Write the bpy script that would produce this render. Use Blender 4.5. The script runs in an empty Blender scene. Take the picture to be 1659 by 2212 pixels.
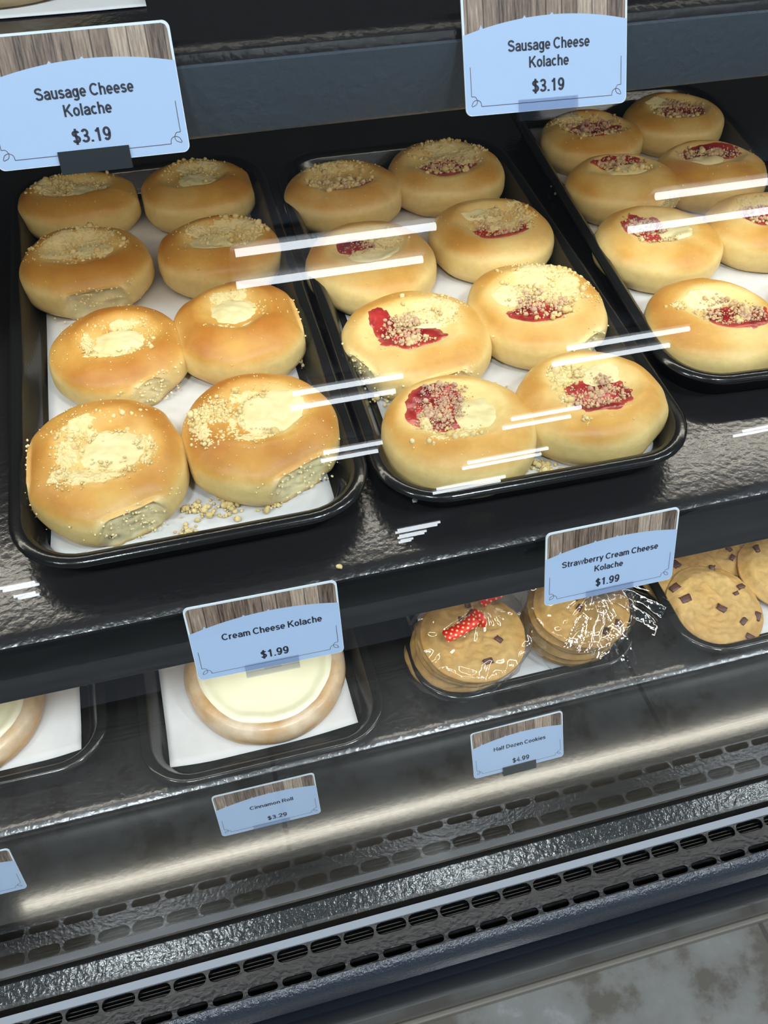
import bpy, bmesh, math, random
import numpy as np
from mathutils import Vector, Matrix, noise

# ------------------------------------------------------------------ scene, camera, world, exposure
sc = bpy.context.scene
COL = sc.collection
H = 1.42                      # height of the phone above the shop floor; every z below is written relative to it
FLOOR_TOP = 0.0
CEIL = H + 1.60

cam_d = bpy.data.cameras.new('camera')
cam_d.sensor_fit = 'VERTICAL'
cam_d.sensor_height = 24.0
cam_d.lens = 1931.17 * 24.0 / 2212.0
cam_d.clip_start = 0.01
cam = bpy.data.objects.new('camera', cam_d)
COL.objects.link(cam)
cam.matrix_world = Matrix(((0.96606985, 0.18591905, -0.17928513, 0.0),
                           (-0.25778339, 0.73713491, -0.62464378, 0.0),
                           (0.01602415, 0.64966625, 0.76005065, H),
                           (0, 0, 0, 1)))
sc.camera = cam

LED_TOP, LED_MID, LED_LOW, LED_ADDED = 74.0, 57.0, 14.0, 12.0     # diodes under the three shelves and the added canopy bar
LED_COLOUR = (1.0, 0.93, 0.80)
TUBE_STRENGTH = 13.0
PANEL_STRENGTH = 130.0
TUBE_COLOUR = (0.86, 0.94, 1.0)
w = bpy.data.worlds.new('shop')
sc.world = w
w.use_nodes = True
w.node_tree.nodes['Background'].inputs[0].default_value = (0.62, 0.74, 0.90, 1)
w.node_tree.nodes['Background'].inputs[1].default_value = 0.34

sc.view_settings.view_transform = 'Standard'
sc.view_settings.look = 'None'
sc.view_settings.gamma = 1.0
sc.view_settings.use_curve_mapping = False
sc.view_settings.exposure = 0.0
sc.cycles.transparent_max_bounces = 24
sc.cycles.max_bounces = 10
sc.cycles.sample_clamp_indirect = 4.0
sc.cycles.caustics_reflective = False
sc.cycles.caustics_refractive = False


# ------------------------------------------------------------------ materials
def new_mat(name):
    m = bpy.data.materials.new(name)
    m.use_nodes = True
    nt = m.node_tree
    return m, nt, nt.nodes['Principled BSDF'], nt.nodes['Material Output']


def N(nt, kind, **kw):
    n = nt.nodes.new(kind)
    for k, v in kw.items():
        setattr(n, k, v)
    return n


def coords(nt, scale=(1, 1, 1), kind='Object'):
    tc = N(nt, 'ShaderNodeTexCoord')
    mp = N(nt, 'ShaderNodeMapping')
    mp.inputs['Scale'].default_value = scale
    nt.links.new(tc.outputs[kind], mp.inputs['Vector'])
    return mp.outputs['Vector']


def noise_tex(nt, vec, scale, detail=3.0, rough=0.55):
    n = N(nt, 'ShaderNodeTexNoise')
    n.inputs['Scale'].default_value = scale
    n.inputs['Detail'].default_value = detail
    n.inputs['Roughness'].default_value = rough
    nt.links.new(vec, n.inputs['Vector'])
    return n.outputs['Fac']


def ramp(nt, fac, stops):
    r = N(nt, 'ShaderNodeValToRGB')
    el = r.color_ramp.elements
    while len(el) < len(stops):
        el.new(0.5)
    for e, (p, c) in zip(el, stops):
        e.position = p
        e.color = (*c, 1) if len(c) == 3 else c
    nt.links.new(fac, r.inputs['Fac'])
    return r.outputs['Color']


def bump(nt, bs, height, strength, dist=0.001):
    b = N(nt, 'ShaderNodeBump')
    b.inputs['Strength'].default_value = strength
    b.inputs['Distance'].default_value = dist
    nt.links.new(height, b.inputs['Height'])
    nt.links.new(b.outputs['Normal'], bs.inputs['Normal'])
    return b


def plain(name, col, rough=0.5, metal=0.0, spec=0.5, coat=0.0):
    m, nt, bs, out = new_mat(name)
    bs.inputs['Base Color'].default_value = (*col, 1)
    bs.inputs['Roughness'].default_value = rough
    bs.inputs['Metallic'].default_value = metal
    bs.inputs['Specular IOR Level'].default_value = spec
    bs.inputs['Coat Weight'].default_value = coat
    return m


def hammered(name, col, rough, scale=260.0, strength=0.35, spec=0.5, dist=0.0012):
    """black powder coat with a pebbled surface"""
    m, nt, bs, out = new_mat(name)
    v = coords(nt)
    bs.inputs['Base Color'].default_value = (*col, 1)
    bs.inputs['Roughness'].default_value = rough
    bs.inputs['Specular IOR Level'].default_value = spec
    bump(nt, bs, noise_tex(nt, v, scale, 2.0), strength, dist)
    return m


def attr_food(name, rough, bump_scale, bump_str, sss=0.0, coat=0.0, mottle=0.12, spec=0.4):
    """food whose colour is carried per vertex, with a little mottling and a fine bump"""
    m, nt, bs, out = new_mat(name)
    a = N(nt, 'ShaderNodeAttribute', attribute_name='Col')
    v = coords(nt)
    f = noise_tex(nt, v, bump_scale * 0.5, 4.0)
    mr = N(nt, 'ShaderNodeMapRange')
    mr.inputs['From Min'].default_value = 0.3
    mr.inputs['From Max'].default_value = 0.7
    mr.inputs['To Min'].default_value = 1.0 - mottle
    mr.inputs['To Max'].default_value = 1.0 + mottle
    nt.links.new(f, mr.inputs['Value'])
    mx = N(nt, 'ShaderNodeVectorMath', operation='SCALE')
    nt.links.new(a.outputs['Color'], mx.inputs[0])
    nt.links.new(mr.outputs[0], mx.inputs['Scale'])
    nt.links.new(mx.outputs[0], bs.inputs['Base Color'])
    bs.inputs['Roughness'].default_value = rough
    bs.inputs['Specular IOR Level'].default_value = spec
    bs.inputs['Coat Weight'].default_value = coat
    bs.inputs['Coat Roughness'].default_value = 0.2
    if sss > 0:
        bs.inputs['Subsurface Weight'].default_value = sss
        bs.inputs['Subsurface Radius'].default_value = (0.006, 0.003, 0.0012)
        bs.inputs['Subsurface Scale'].default_value = 1.0
    bump(nt, bs, noise_tex(nt, v, bump_scale, 4.0), bump_str, 0.001)
    return m


def film(name, tint, f0, rough, slope=0.95, bump_scale=None, bump_str=0.3):
    """clear sheet: see-through with a mirror-like sheen that grows at grazing angles"""
    m, nt, bs, out = new_mat(name)
    nt.nodes.remove(bs)
    lw = N(nt, 'ShaderNodeLayerWeight')
    lw.inputs['Blend'].default_value = 0.5
    p = N(nt, 'ShaderNodeMath', operation='POWER')
    p.inputs[1].default_value = 5.0
    nt.links.new(lw.outputs['Facing'], p.inputs[0])
    ma = N(nt, 'ShaderNodeMath', operation='MULTIPLY_ADD')
    ma.use_clamp = True
    ma.inputs[1].default_value = slope
    ma.inputs[2].default_value = f0
    nt.links.new(p.outputs[0], ma.inputs[0])
    tr = N(nt, 'ShaderNodeBsdfTransparent')
    tr.inputs['Color'].default_value = (*tint, 1)
    gl = N(nt, 'ShaderNodeBsdfGlossy')
    gl.inputs['Color'].default_value = (1, 1, 1, 1)
    gl.inputs['Roughness'].default_value = rough
    mix = N(nt, 'ShaderNodeMixShader')
    nt.links.new(ma.outputs[0], mix.inputs['Fac'])
    nt.links.new(tr.outputs[0], mix.inputs[1])
    nt.links.new(gl.outputs[0], mix.inputs[2])
    nt.links.new(mix.outputs[0], out.inputs['Surface'])
    if bump_scale:
        v = coords(nt)
        b = N(nt, 'ShaderNodeBump')
        b.inputs['Strength'].default_value = bump_str
        b.inputs['Distance'].default_value = 0.002
        nt.links.new(noise_tex(nt, v, bump_scale, 2.0), b.inputs['Height'])
        nt.links.new(b.outputs['Normal'], gl.inputs['Normal'])
        nt.links.new(b.outputs['Normal'], lw.inputs['Normal'])
    return m


def emitter(name, col, strength):
    m, nt, bs, out = new_mat(name)
    nt.nodes.remove(bs)
    e = N(nt, 'ShaderNodeEmission')
    e.inputs['Color'].default_value = (*col, 1)
    e.inputs['Strength'].default_value = strength
    nt.links.new(e.outputs[0], out.inputs['Surface'])
    return m


M = {}
M['shelf'] = hammered('shelf_black_powder_coat', (0.013, 0.012, 0.013), 0.24, 230, 0.34, spec=1.0)
M['fascia'] = hammered('gloss_black_fascia', (0.006, 0.007, 0.008), 0.16, 60, 0.01, spec=0.22)
M['fascia_top'] = hammered('pebbled_black_fascia', (0.050, 0.064, 0.082), 0.28, 230, 0.55, spec=0.7)
M['ledge'] = hammered('hammered_charcoal_ledge', (0.030, 0.032, 0.033), 0.18, 190, 0.5, spec=0.32, dist=0.0010)
M['case_dark'] = hammered('case_interior_black', (0.012, 0.013, 0.015), 0.35, 200, 0.2)
M['tray'] = hammered('tray_black_melamine', (0.010, 0.010, 0.010), 0.17, 420, 0.07)
M['grille'] = hammered('grille_dark_paint', (0.006, 0.009, 0.014), 0.22, 300, 0.2, spec=0.5)
M['cap'] = hammered('pebbled_blue_black_cap', (0.020, 0.028, 0.040), 0.24, 420, 0.9, spec=0.7, dist=0.0015)
M['bumper'] = plain('bumper_black_vinyl', (0.006, 0.008, 0.012), 0.14, spec=0.45)
M['kick'] = plain('kick_plate_black', (0.020, 0.020, 0.018), 0.20, spec=0.6)
M['base_trim'] = plain('base_trim_taupe', (0.16, 0.145, 0.12), 0.35)
M['channel'] = plain('grey_glass_channel', (0.26, 0.29, 0.33), 0.45)
M['cavity'] = plain('vent_cavity_black', (0.004, 0.004, 0.005), 0.7)
M['alu'] = plain('light_bar_aluminium', (0.55, 0.55, 0.56), 0.35, metal=1.0)
for _k, _s in (('top', LED_TOP), ('mid', LED_MID), ('low', LED_LOW), ('canopy', LED_ADDED)):
    M['led_' + _k] = emitter('led_diode_' + _k, LED_COLOUR, _s)
M['tube'] = emitter('ceiling_tube_cool_white', TUBE_COLOUR, TUBE_STRENGTH)
M['panel'] = emitter('ceiling_panel_diffuser', TUBE_COLOUR, PANEL_STRENGTH)
M['fixture'] = plain('ceiling_fixture_white', (0.8, 0.8, 0.8), 0.5)
M['ceiling'] = plain('ceiling_dark_grey', (0.34, 0.42, 0.52), 0.9)
M['glass_out'] = film('case_glass_outer_face', (0.975, 0.99, 0.985), 0.062, 0.0)
M['glass_in'] = film('case_glass_inner_face', (0.995, 1.0, 0.998), 0.0, 0.0, slope=0.0)
M['clip_clear'] = film('clip_clear_plastic', (0.92, 0.93, 0.97), 0.08, 0.08)
M['clip_dark'] = plain('clip_dark_plastic', (0.016, 0.020, 0.025), 0.3)
M['cello'] = film('cellophane_film', (0.98, 0.98, 0.98), 0.085, 0.06, bump_scale=48, bump_str=0.8)
M['cello_top'] = film('cellophane_gathered', (0.94, 0.94, 0.94), 0.16, 0.06, bump_scale=120, bump_str=0.6)
M['bun'] = attr_food('sweet_bun_crust', 0.42, 420, 0.16, sss=0.0, mottle=0.06)
M['cream'] = attr_food('cream_cheese_filling', 0.38, 260, 0.30, mottle=0.04)
M['jam'] = attr_food('strawberry_jam', 0.16, 320, 0.5, mottle=0.18, spec=0.6)
M['streusel'] = attr_food('streusel_crumb', 0.75, 900, 0.4, mottle=0.08, spec=0.2)
M['cookie'] = attr_food('cookie_dough_baked', 0.68, 330, 0.55, mottle=0.10, spec=0.25)
M['choc'] = attr_food('chocolate_chunk', 0.42, 300, 0.3, mottle=0.1)
M['icing'] = attr_food('ivory_icing', 0.30, 90, 0.15, mottle=0.02, spec=0.5)
M['ring'] = attr_food('glazed_dough_ring', 0.35, 240, 0.35, mottle=0.10, coat=0.3)
M['card_white'] = plain('card_white_plastic', (0.72, 0.79, 0.86), 0.35)
M['card_blue'] = plain('card_pale_blue', (0.42, 0.55, 0.77), 0.32)
M['ink'] = plain('dark_navy_ink', (0.012, 0.014, 0.03), 0.5)
M['ink_line'] = plain('brown_ink_line', (0.09, 0.07, 0.09), 0.5)


def m_paper():
    m, nt, bs, out = new_mat('parchment_paper')
    v = coords(nt)
    c = ramp(nt, noise_tex(nt, v, 60, 4.0), [(0.3, (0.61, 0.60, 0.60)), (0.7, (0.66, 0.65, 0.65))])
    nt.links.new(c, bs.inputs['Base Color'])
    bs.inputs['Roughness'].default_value = 0.7
    bump(nt, bs, noise_tex(nt, v, 40, 2.0), 0.25, 0.002)
    return m


M['paper'] = m_paper()


def m_steel():
    m, nt, bs, out = new_mat('brushed_stainless_steel')
    v = coords(nt, (1.2, 260, 260))
    f = noise_tex(nt, v, 6, 4.0)
    c = ramp(nt, f, [(0.3, (0.20, 0.20, 0.195)), (0.7, (0.27, 0.27, 0.262))])
    nt.links.new(c, bs.inputs['Base Color'])
    bs.inputs['Metallic'].default_value = 1.0
    bs.inputs['Roughness'].default_value = 0.165
    v2 = coords(nt)
    f2 = noise_tex(nt, v2, 190, 2.0)
    bump(nt, bs, f2, 0.10, 0.0004)
    return m


M['steel'] = m_steel()


def m_floor():
    m, nt, bs, out = new_mat('floor_stone_tile')
    v = coords(nt)
    n1 = noise_tex(nt, v, 7, 8.0, 0.62)
    n2 = noise_tex(nt, v, 34, 6.0, 0.6)
    add = N(nt, 'ShaderNodeMath', operation='MULTIPLY_ADD')
    add.inputs[1].default_value = 0.34
    nt.links.new(n2, add.inputs[0])
    nt.links.new(n1, add.inputs[2])
    c = ramp(nt, add.outputs[0], [(0.56, (0.095, 0.082, 0.066)), (0.66, (0.165, 0.162, 0.148)), (0.80, (0.195, 0.198, 0.188)),
                                  (0.92, (0.29, 0.30, 0.30))])
    br = N(nt, 'ShaderNodeTexBrick')
    br.offset = 0.0
    br.inputs['Scale'].default_value = 1.0
    br.inputs['Mortar Size'].default_value = 0.004
    br.inputs['Mortar Smooth'].default_value = 0.1
    br.inputs['Brick Width'].default_value = 0.665
    br.inputs['Row Height'].default_value = 0.60
    mp = N(nt, 'ShaderNodeMapping')
    mp.inputs['Location'].default_value = (-0.010, 0.30, 0)
    tc = N(nt, 'ShaderNodeTexCoord')
    nt.links.new(tc.outputs['Object'], mp.inputs['Vector'])
    nt.links.new(mp.outputs[0], br.inputs['Vector'])
    mx = N(nt, 'ShaderNodeMix', data_type='RGBA')
    nt.links.new(br.outputs['Fac'], mx.inputs['Factor'])
    nt.links.new(c, mx.inputs['A'])
    mx.inputs['B'].default_value = (0.055, 0.045, 0.036, 1)
    nt.links.new(mx.outputs['Result'], bs.inputs['Base Color'])
    bs.inputs['Roughness'].default_value = 0.42
    return m


M['floor'] = m_floor()


def m_wood():
    m, nt, bs, out = new_mat('printed_weathered_planks')
    tc = N(nt, 'ShaderNodeTexCoord')
    sx = N(nt, 'ShaderNodeSeparateXYZ')
    nt.links.new(tc.outputs['Object'], sx.inputs[0])
    cell = N(nt, 'ShaderNodeMath', operation='MULTIPLY')
    cell.inputs[1].default_value = 125.0
    nt.links.new(sx.outputs['X'], cell.inputs[0])
    fl = N(nt, 'ShaderNodeMath', operation='FLOOR')
    nt.links.new(cell.outputs[0], fl.inputs[0])
    fr = N(nt, 'ShaderNodeMath', operation='FRACT')
    nt.links.new(cell.outputs[0], fr.inputs[0])
    wn = N(nt, 'ShaderNodeTexWhiteNoise', noise_dimensions='1D')
    nt.links.new(fl.outputs[0], wn.inputs['W'])
    mp = N(nt, 'ShaderNodeMapping')
    mp.inputs['Scale'].default_value = (900, 900, 70)
    nt.links.new(tc.outputs['Object'], mp.inputs['Vector'])
    g = noise_tex(nt, mp.outputs[0], 1.0, 5.0, 0.65)
    a = N(nt, 'ShaderNodeMath', operation='MULTIPLY_ADD')
    a.inputs[1].default_value = 0.36
    nt.links.new(wn.outputs['Value'], a.inputs[0])
    nt.links.new(g, a.inputs[2])
    c = ramp(nt, a.outputs[0], [(0.36, (0.055, 0.038, 0.030)), (0.52, (0.18, 0.125, 0.095)), (0.70, (0.30, 0.215, 0.165)), (0.88, (0.50, 0.39, 0.30))])
    gap = ramp(nt, fr.outputs[0], [(0.0, (0.12, 0.12, 0.13)), (0.07, (1, 1, 1)), (0.95, (1, 1, 1)), (1.0, (0.3, 0.3, 0.3))])
    mx = N(nt, 'ShaderNodeMix', data_type='RGBA', blend_type='MULTIPLY')
    mx.inputs['Factor'].default_value = 1.0
    nt.links.new(c, mx.inputs['A'])
    nt.links.new(gap, mx.inputs['B'])
    nt.links.new(mx.outputs['Result'], bs.inputs['Base Color'])
    bs.inputs['Roughness'].default_value = 0.35
    return m


M['wood'] = m_wood()


def m_ribbon():
    m, nt, bs, out = new_mat('red_polka_dot_ribbon')
    tc = N(nt, 'ShaderNodeTexCoord')
    outs = []
    for off in ((0, 0), (0.5, 0.5)):
        mp = N(nt, 'ShaderNodeMapping')
        mp.inputs['Scale'].default_value = (1, 1, 1)
        mp.inputs['Location'].default_value = (off[0], off[1], 0)
        nt.links.new(tc.outputs['UV'], mp.inputs['Vector'])
        f = N(nt, 'ShaderNodeVectorMath', operation='FRACTION')
        nt.links.new(mp.outputs[0], f.inputs[0])
        d = N(nt, 'ShaderNodeVectorMath', operation='DISTANCE')
        d.inputs[1].default_value = (0.5, 0.5, 0)
        nt.links.new(f.outputs[0], d.inputs[0])
        lt = N(nt, 'ShaderNodeMath', operation='LESS_THAN')
        lt.inputs[1].default_value = 0.17
        nt.links.new(d.outputs['Value'], lt.inputs[0])
        outs.append(lt.outputs[0])
    mxm = N(nt, 'ShaderNodeMath', operation='MAXIMUM')
    nt.links.new(outs[0], mxm.inputs[0])
    nt.links.new(outs[1], mxm.inputs[1])
    mx = N(nt, 'ShaderNodeMix', data_type='RGBA')
    nt.links.new(mxm.outputs[0], mx.inputs['Factor'])
    mx.inputs['A'].default_value = (0.72, 0.025, 0.018, 1)
    mx.inputs['B'].default_value = (0.86, 0.62, 0.25, 1)
    nt.links.new(mx.outputs['Result'], bs.inputs['Base Color'])
    bs.inputs['Roughness'].default_value = 0.4
    return m


M['ribbon'] = m_ribbon()


# ------------------------------------------------------------------ helpers
def mesh_obj(name, verts, faces, mat, parent=None, cols=None, smooth=True, loc=None):
    me = bpy.data.meshes.new(name)
    me.from_pydata([tuple(v) for v in verts], [], [tuple(f) for f in faces])
    if cols is not None:
        ca = me.color_attributes.new('Col', 'FLOAT_COLOR', 'POINT')
        a = np.ones((len(verts), 4), dtype=np.float32)
        a[:, :3] = cols
        ca.data.foreach_set('color', a.ravel())
    mats = mat if isinstance(mat, (list, tuple)) else [mat]
    for m in mats:
        me.materials.append(m)
    if smooth:
        me.polygons.foreach_set('use_smooth', [True] * len(me.polygons))
    me.update()
    o = bpy.data.objects.new(name, me)
    COL.objects.link(o)
    if parent is not None:
        o.parent = parent
    if loc is not None:
        o.location = loc
    return o


def tag(o, label, cat, group=None, kind=None):
    o['label'] = label
    o['category'] = cat
    if group:
        o['group'] = group
    if kind:
        o['kind'] = kind
    return o


def empty(name, loc, rz=0.0):
    o = bpy.data.objects.new(name, None)
    COL.objects.link(o)
    o.empty_display_size = 0.02
    o.location = loc
    o.rotation_euler = (0, 0, rz)
    return o


class MB:
    def __init__(self):
        self.v = []
        self.f = []

    def box(self, x0, x1, y0, y1, z0, z1):
        b = len(self.v)
        self.v += [(x0, y0, z0), (x1, y0, z0), (x1, y1, z0), (x0, y1, z0), (x0, y0, z1), (x1, y0, z1), (x1, y1, z1), (x0, y1, z1)]
        self.f += [tuple(b + i for i in q) for q in ((3, 2, 1, 0), (4, 5, 6, 7), (0, 1, 5, 4), (1, 2, 6, 5), (2, 3, 7, 6), (3, 0, 4, 7))]

    def quad(self, *p):
        b = len(self.v)
        self.v += list(p)
        self.f.append((b, b + 1, b + 2, b + 3))

    def build(self, name, mat, parent=None, smooth=False, bev=0.0):
        o = mesh_obj(name, self.v, self.f, mat, parent, smooth=smooth)
        if bev > 0:
            bm = o.modifiers.new('bevel', 'BEVEL')
            bm.width = bev
            bm.segments = 2
            bm.limit_method = 'ANGLE'
        return o


def extrude_profile(name, pts, x0, x1, mat, parent=None, smooth=True, close=True):
    """profile in (y, z) swept along x, closed with end caps"""
    n = len(pts)
    v = [(x0, y, z) for y, z in pts] + [(x1, y, z) for y, z in pts]
    f = []
    for i in range(n if close else n - 1):
        j = (i + 1) % n
        f.append((i, j, n + j, n + i))
    if close:
        f.append(tuple(range(n))[::-1])
        f.append(tuple(range(n, 2 * n)))
    o = mesh_obj(name, v, f, mat, parent, smooth=False)
    bm = bmesh.new()
    bm.from_mesh(o.data)
    bmesh.ops.recalc_face_normals(bm, faces=bm.faces)
    bm.to_mesh(o.data)
    bm.free()
    if smooth:
        o.data.polygons.foreach_set('use_smooth', [True] * len(o.data.polygons))
        o.data.set_sharp_from_angle(angle=math.radians(35))
    return o


def sstep(a, b, x):
    t = np.clip((x - a) / (b - a), 0, 1)
    return t * t * (3 - 2 * t)


def nz(p, s, seed=0.0):
    return noise.noise(Vector((p[0] * s + seed, p[1] * s - seed * 1.7, (p[2] if len(p) > 2 else 0) * s + seed * 0.3)))


XL, XR = -0.75, 1.25          # left and right ends of the case bay that is built

# ------------------------------------------------------------------ the setting
fl = MB()
fl.quad((-12, -30, 0), (12, -30, 0), (12, 3, 0), (-12, 3, 0))
o = fl.build('floor', M['floor'])
o['kind'] = 'structure'
cl = MB()
cl.quad((-12, -30, CEIL), (-12, 3, CEIL), (12, 3, CEIL), (12, -30, CEIL))
o = cl.build('ceiling', M['ceiling'])
o['kind'] = 'structure'

# ------------------------------------------------------------------ the display case
case = empty('display_case', (0.25, 0.5, 0))
tag(case, 'long black glass-fronted bakery display case with steel deck and slotted grille', 'display case')
CO = (-0.25, -0.5, 0.0)      # the case's parts are written in world coordinates


def cpart(o):
    o.parent = case
    o.location = CO
    return o


def glass_profile():
    """flat pane leaning in at 60 degrees above, rolling through a tight bend into a vertical lower pane"""
    ph = math.radians(60)
    P = []
    y0, z0 = 0.262, -0.43
    P.append((y0 + 0.70 * math.cos(ph), z0 + 0.70 * math.sin(ph)))
    P.append((y0 + 0.002 * math.cos(ph), z0 + 0.002 * math.sin(ph)))
    P.append((y0, z0))
    Rb = 0.062
    cy, cz = y0 + Rb * math.sin(ph), z0 - Rb * math.cos(ph)
    for d in np.linspace(62, 90, 15):
        a = math.radians(d)
        P.append((cy - Rb * math.sin(a), cz + Rb * math.cos(a)))
    y, z = P[-1]
    P.append((y, z - 0.002))
    P.append((y, -0.902))
    return P


def build_glass():
    P = glass_profile()
    n = len(P)
    th = 0.005
    Q = []
    for i, (y, z) in enumerate(P):
        a = P[max(0, i - 1)]
        b = P[min(n - 1, i + 1)]
        ty, tz = b[0] - a[0], b[1] - a[1]
        L = math.hypot(ty, tz)
        ny, nz_ = -tz / L, ty / L         # towards the inside of the case
        Q.append((y + ny * th, z + nz_ * th))
    v, f, mi = [], [], []
    for x in (XL, XR):
        v += [(x, y, z + H) for y, z in P] + [(x, y, z + H) for y, z in Q]
    k = 2 * n
    for i in range(n - 1):
        f.append((i, i + 1, k + i + 1, k + i)); mi.append(0)
        f.append((n + i, k + n + i, k + n + i + 1, n + i + 1)); mi.append(1)
    for i in (0, n - 1):
        f.append((i, k + i, k + n + i, n + i)); mi.append(1)
    o = mesh_obj('front_glass', v, f, [M['glass_out'], M['glass_in']], None)
    o.data.polygons.foreach_set('material_index', mi)
    o.data.set_sharp_from_angle(angle=math.radians(30))
    o['label'] = 'clear bent glass pane'
    return cpart(o)


build_glass()

# deck, trough and channel
cpart(extrude_profile('deck', [(0.27, -0.8585 + H), (0.86, -0.8585 + H), (0.86, -0.863 + H), (0.274, -0.863 + H), (0.272, -0.873 + H), (0.27, -0.873 + H)], XL, XR, M['steel'], smooth=False))
cpart(extrude_profile('trough', [(0.296, -0.8862 + H), (0.2525, -0.9020 + H), (0.2525, -0.912 + H), (0.296, -0.912 + H)], XL, XR, M['ledge'], smooth=False))
cpart(extrude_profile('glass_channel', [(0.2313, -0.8515 + H), (0.2317, -0.8503 + H), (0.2382, -0.8503 + H), (0.2386, -0.8520 + H), (0.2386, -0.912 + H), (0.2366, -0.912 + H), (0.2366, -0.856 + H), (0.2313, -0.856 + H)], XL, XR, M['channel'], smooth=False))


def build_grille():
    v, f = [], []
    pitch = 0.0300
    z = -0.851 + H
    k0 = int((XL - 0.2610) / pitch) - 1
    k1 = int((XR - 0.2610) / pitch) + 1

    def cell(xc, ya, yb, hw, hy):
        xa, xb = xc - pitch / 2, xc + pitch / 2
        yc = (ya + yb) / 2
        n = 28
        r = hy
        inner, outer = [], []
        for i in range(n):
            a = 2 * math.pi * i / n
            c, s = math.cos(a), math.sin(a)
            inner.append((xc + (hw - r) * (1 if c > 0 else -1) * min(1, abs(c) * 3) + r * c, yc + r * s))
            sx = (pitch / 2) / max(abs(c), 1e-6)
            sy = ((yb - ya) / 2) / max(abs(s), 1e-6)
            t = min(sx, sy)
            outer.append((xc + c * t, yc + s * t))
        for cx, cy in ((xa, ya), (xb, ya), (xb, yb), (xa, yb)):      # snap the nearest sample to each corner
            j = min(range(n), key=lambda q: (outer[q][0] - cx) ** 2 + (outer[q][1] - cy) ** 2)
            outer[j] = (cx, cy)
        b = len(v)
        v.extend([(x, y, z) for x, y in outer])
        v.extend([(x, y, z) for x, y in inner])
        v.extend([(x, y, z - 0.003) for x, y in inner])
        for i in range(n):
            j = (i + 1) % n
            f.append((b + i, b + j, b + n + j, b + n + i))
            f.append((b + n + i, b + n + j, b + 2 * n + j, b + 2 * n + i))

    for k in range(k0, k1 + 1):
        xc = 0.2610 + k * pitch
        cell(xc, 0.2196, 0.2313, 0.0139, 0.0052)
        cell(xc, 0.1998, 0.2092, 0.0130, 0.0034)
    xa, xb = 0.2610 + (k0 - 0.5) * pitch, 0.2610 + (k1 + 0.5) * pitch
    b = len(v)
    v += [(xa, 0.2092, z), (xb, 0.2092, z), (xb, 0.2196, z), (xa, 0.2196, z)]
    f.append((b, b + 1, b + 2, b + 3))
    return mesh_obj('air_grille', v, f, M['grille'], smooth=False)


cpart(build_grille())
cav = MB()
cav.box(XL, XR, 0.196, 0.2335, -0.905 + H, -0.882 + H)
cpart(cav.build('vent_pan', M['cavity']))
vn = MB()                                                    # the thin guide vanes under the inner row of slots
for yv in (0.2222, 0.2250, 0.2280):
    vn.box(XL, XR, yv, yv + 0.0006, -0.870 + H, -0.8555 + H)
cpart(vn.build('vane', M['fascia']))
cpart(extrude_profile('bumper_cap', [(y * 0.9403, z * 0.9403 + H) for y, z in ((0.2127, -0.905), (0.2095, -0.9055), (0.206, -0.9078), (0.203, -0.912), (0.2012, -0.918), (0.2005, -0.928), (0.2005, -0.944), (0.2127, -0.944))], XL, XR, M['cap']))
bp = [(0.208, -0.944), (0.208, -0.9555), (0.200, -0.9560)]
for a in np.linspace(60, -70, 15):
    r = math.radians(a)
    bp.append((0.2085 - 0.0225 * max(0.05, math.cos(r)) ** 0.8, -0.988 + 0.036 * math.sin(r)))
bp += [(0.216, -1.03), (0.240, -1.03), (0.240, -0.944)]
bp = [(y * 0.9403, z * 0.9403 + H) for y, z in bp]
cpart(extrude_profile('bumper', bp, XL, XR, M['bumper']))
kk = MB()
kk.box(XL, XR, 0.246, 0.262, 0.012, -0.912 + H)
cpart(kk.build('kick_plate', M['kick']))
bt = MB()
bt.box(XL, XR, 0.2385, 0.2475, 0.0, 0.018)
cpart(bt.build('base_trim', M['base_trim'], bev=0.003))
bd = MB()
bd.box(XL, XR, 0.86, 0.88, 0.02, H + 0.24)
cpart(bd.build('back_panel', M['case_dark']))
for nm, xa, xb in (('end_panel', XL - 0.02, XL), ('end_panel', XR, XR + 0.02)):
    e = MB()
    e.v = [(x, y, z) for x in (xa, xb) for y, z in ((0.258, 0.02), (0.88, 0.02), (0.88, H + 0.24), (0.605, H + 0.24), (0.25, H - 0.40), (0.235, H - 0.5), (0.258, H - 0.90))]
    e.f = [tuple(range(7))[::-1], tuple(range(7, 14))] + [(i, (i + 1) % 7, 7 + (i + 1) % 7, 7 + i) for i in range(7)]
    cpart(e.build(nm, M['case_dark']))
tp = MB()
tp.box(XL - 0.02, XR + 0.02, 0.585, 0.88, H + 0.20, H + 0.235)
cpart(tp.build('canopy', M['case_dark']))
bf = MB()
bf.box(XL, XR, 0.262, 0.86, 0.02, H - 0.93)
cpart(bf.build('base_cabinet', M['case_dark']))


def led_bar(parent, off, x0, x1, y, z, mat):
    """aluminium bar with a row of small square diodes on its underside"""
    b = MB()
    b.box(x0 - 0.01, x1 + 0.01, y - 0.009, y + 0.009, z + H, z + 0.008 + H)
    bar = b.build('light_bar', M['alu'], parent)
    bar.location = off
    d = MB()
    n = int((x1 - x0) / 0.0105)
    s = 0.0034
    for i in range(n):
        x = x0 + (i + 0.5) * 0.0105
        zz = z - 0.0008 + H
        d.quad((x - s, y - s, zz), (x - s, y + s, zz), (x + s, y + s, zz), (x + s, y - s, zz))
    dd = d.build('diodes', mat, bar)
    return bar


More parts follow.
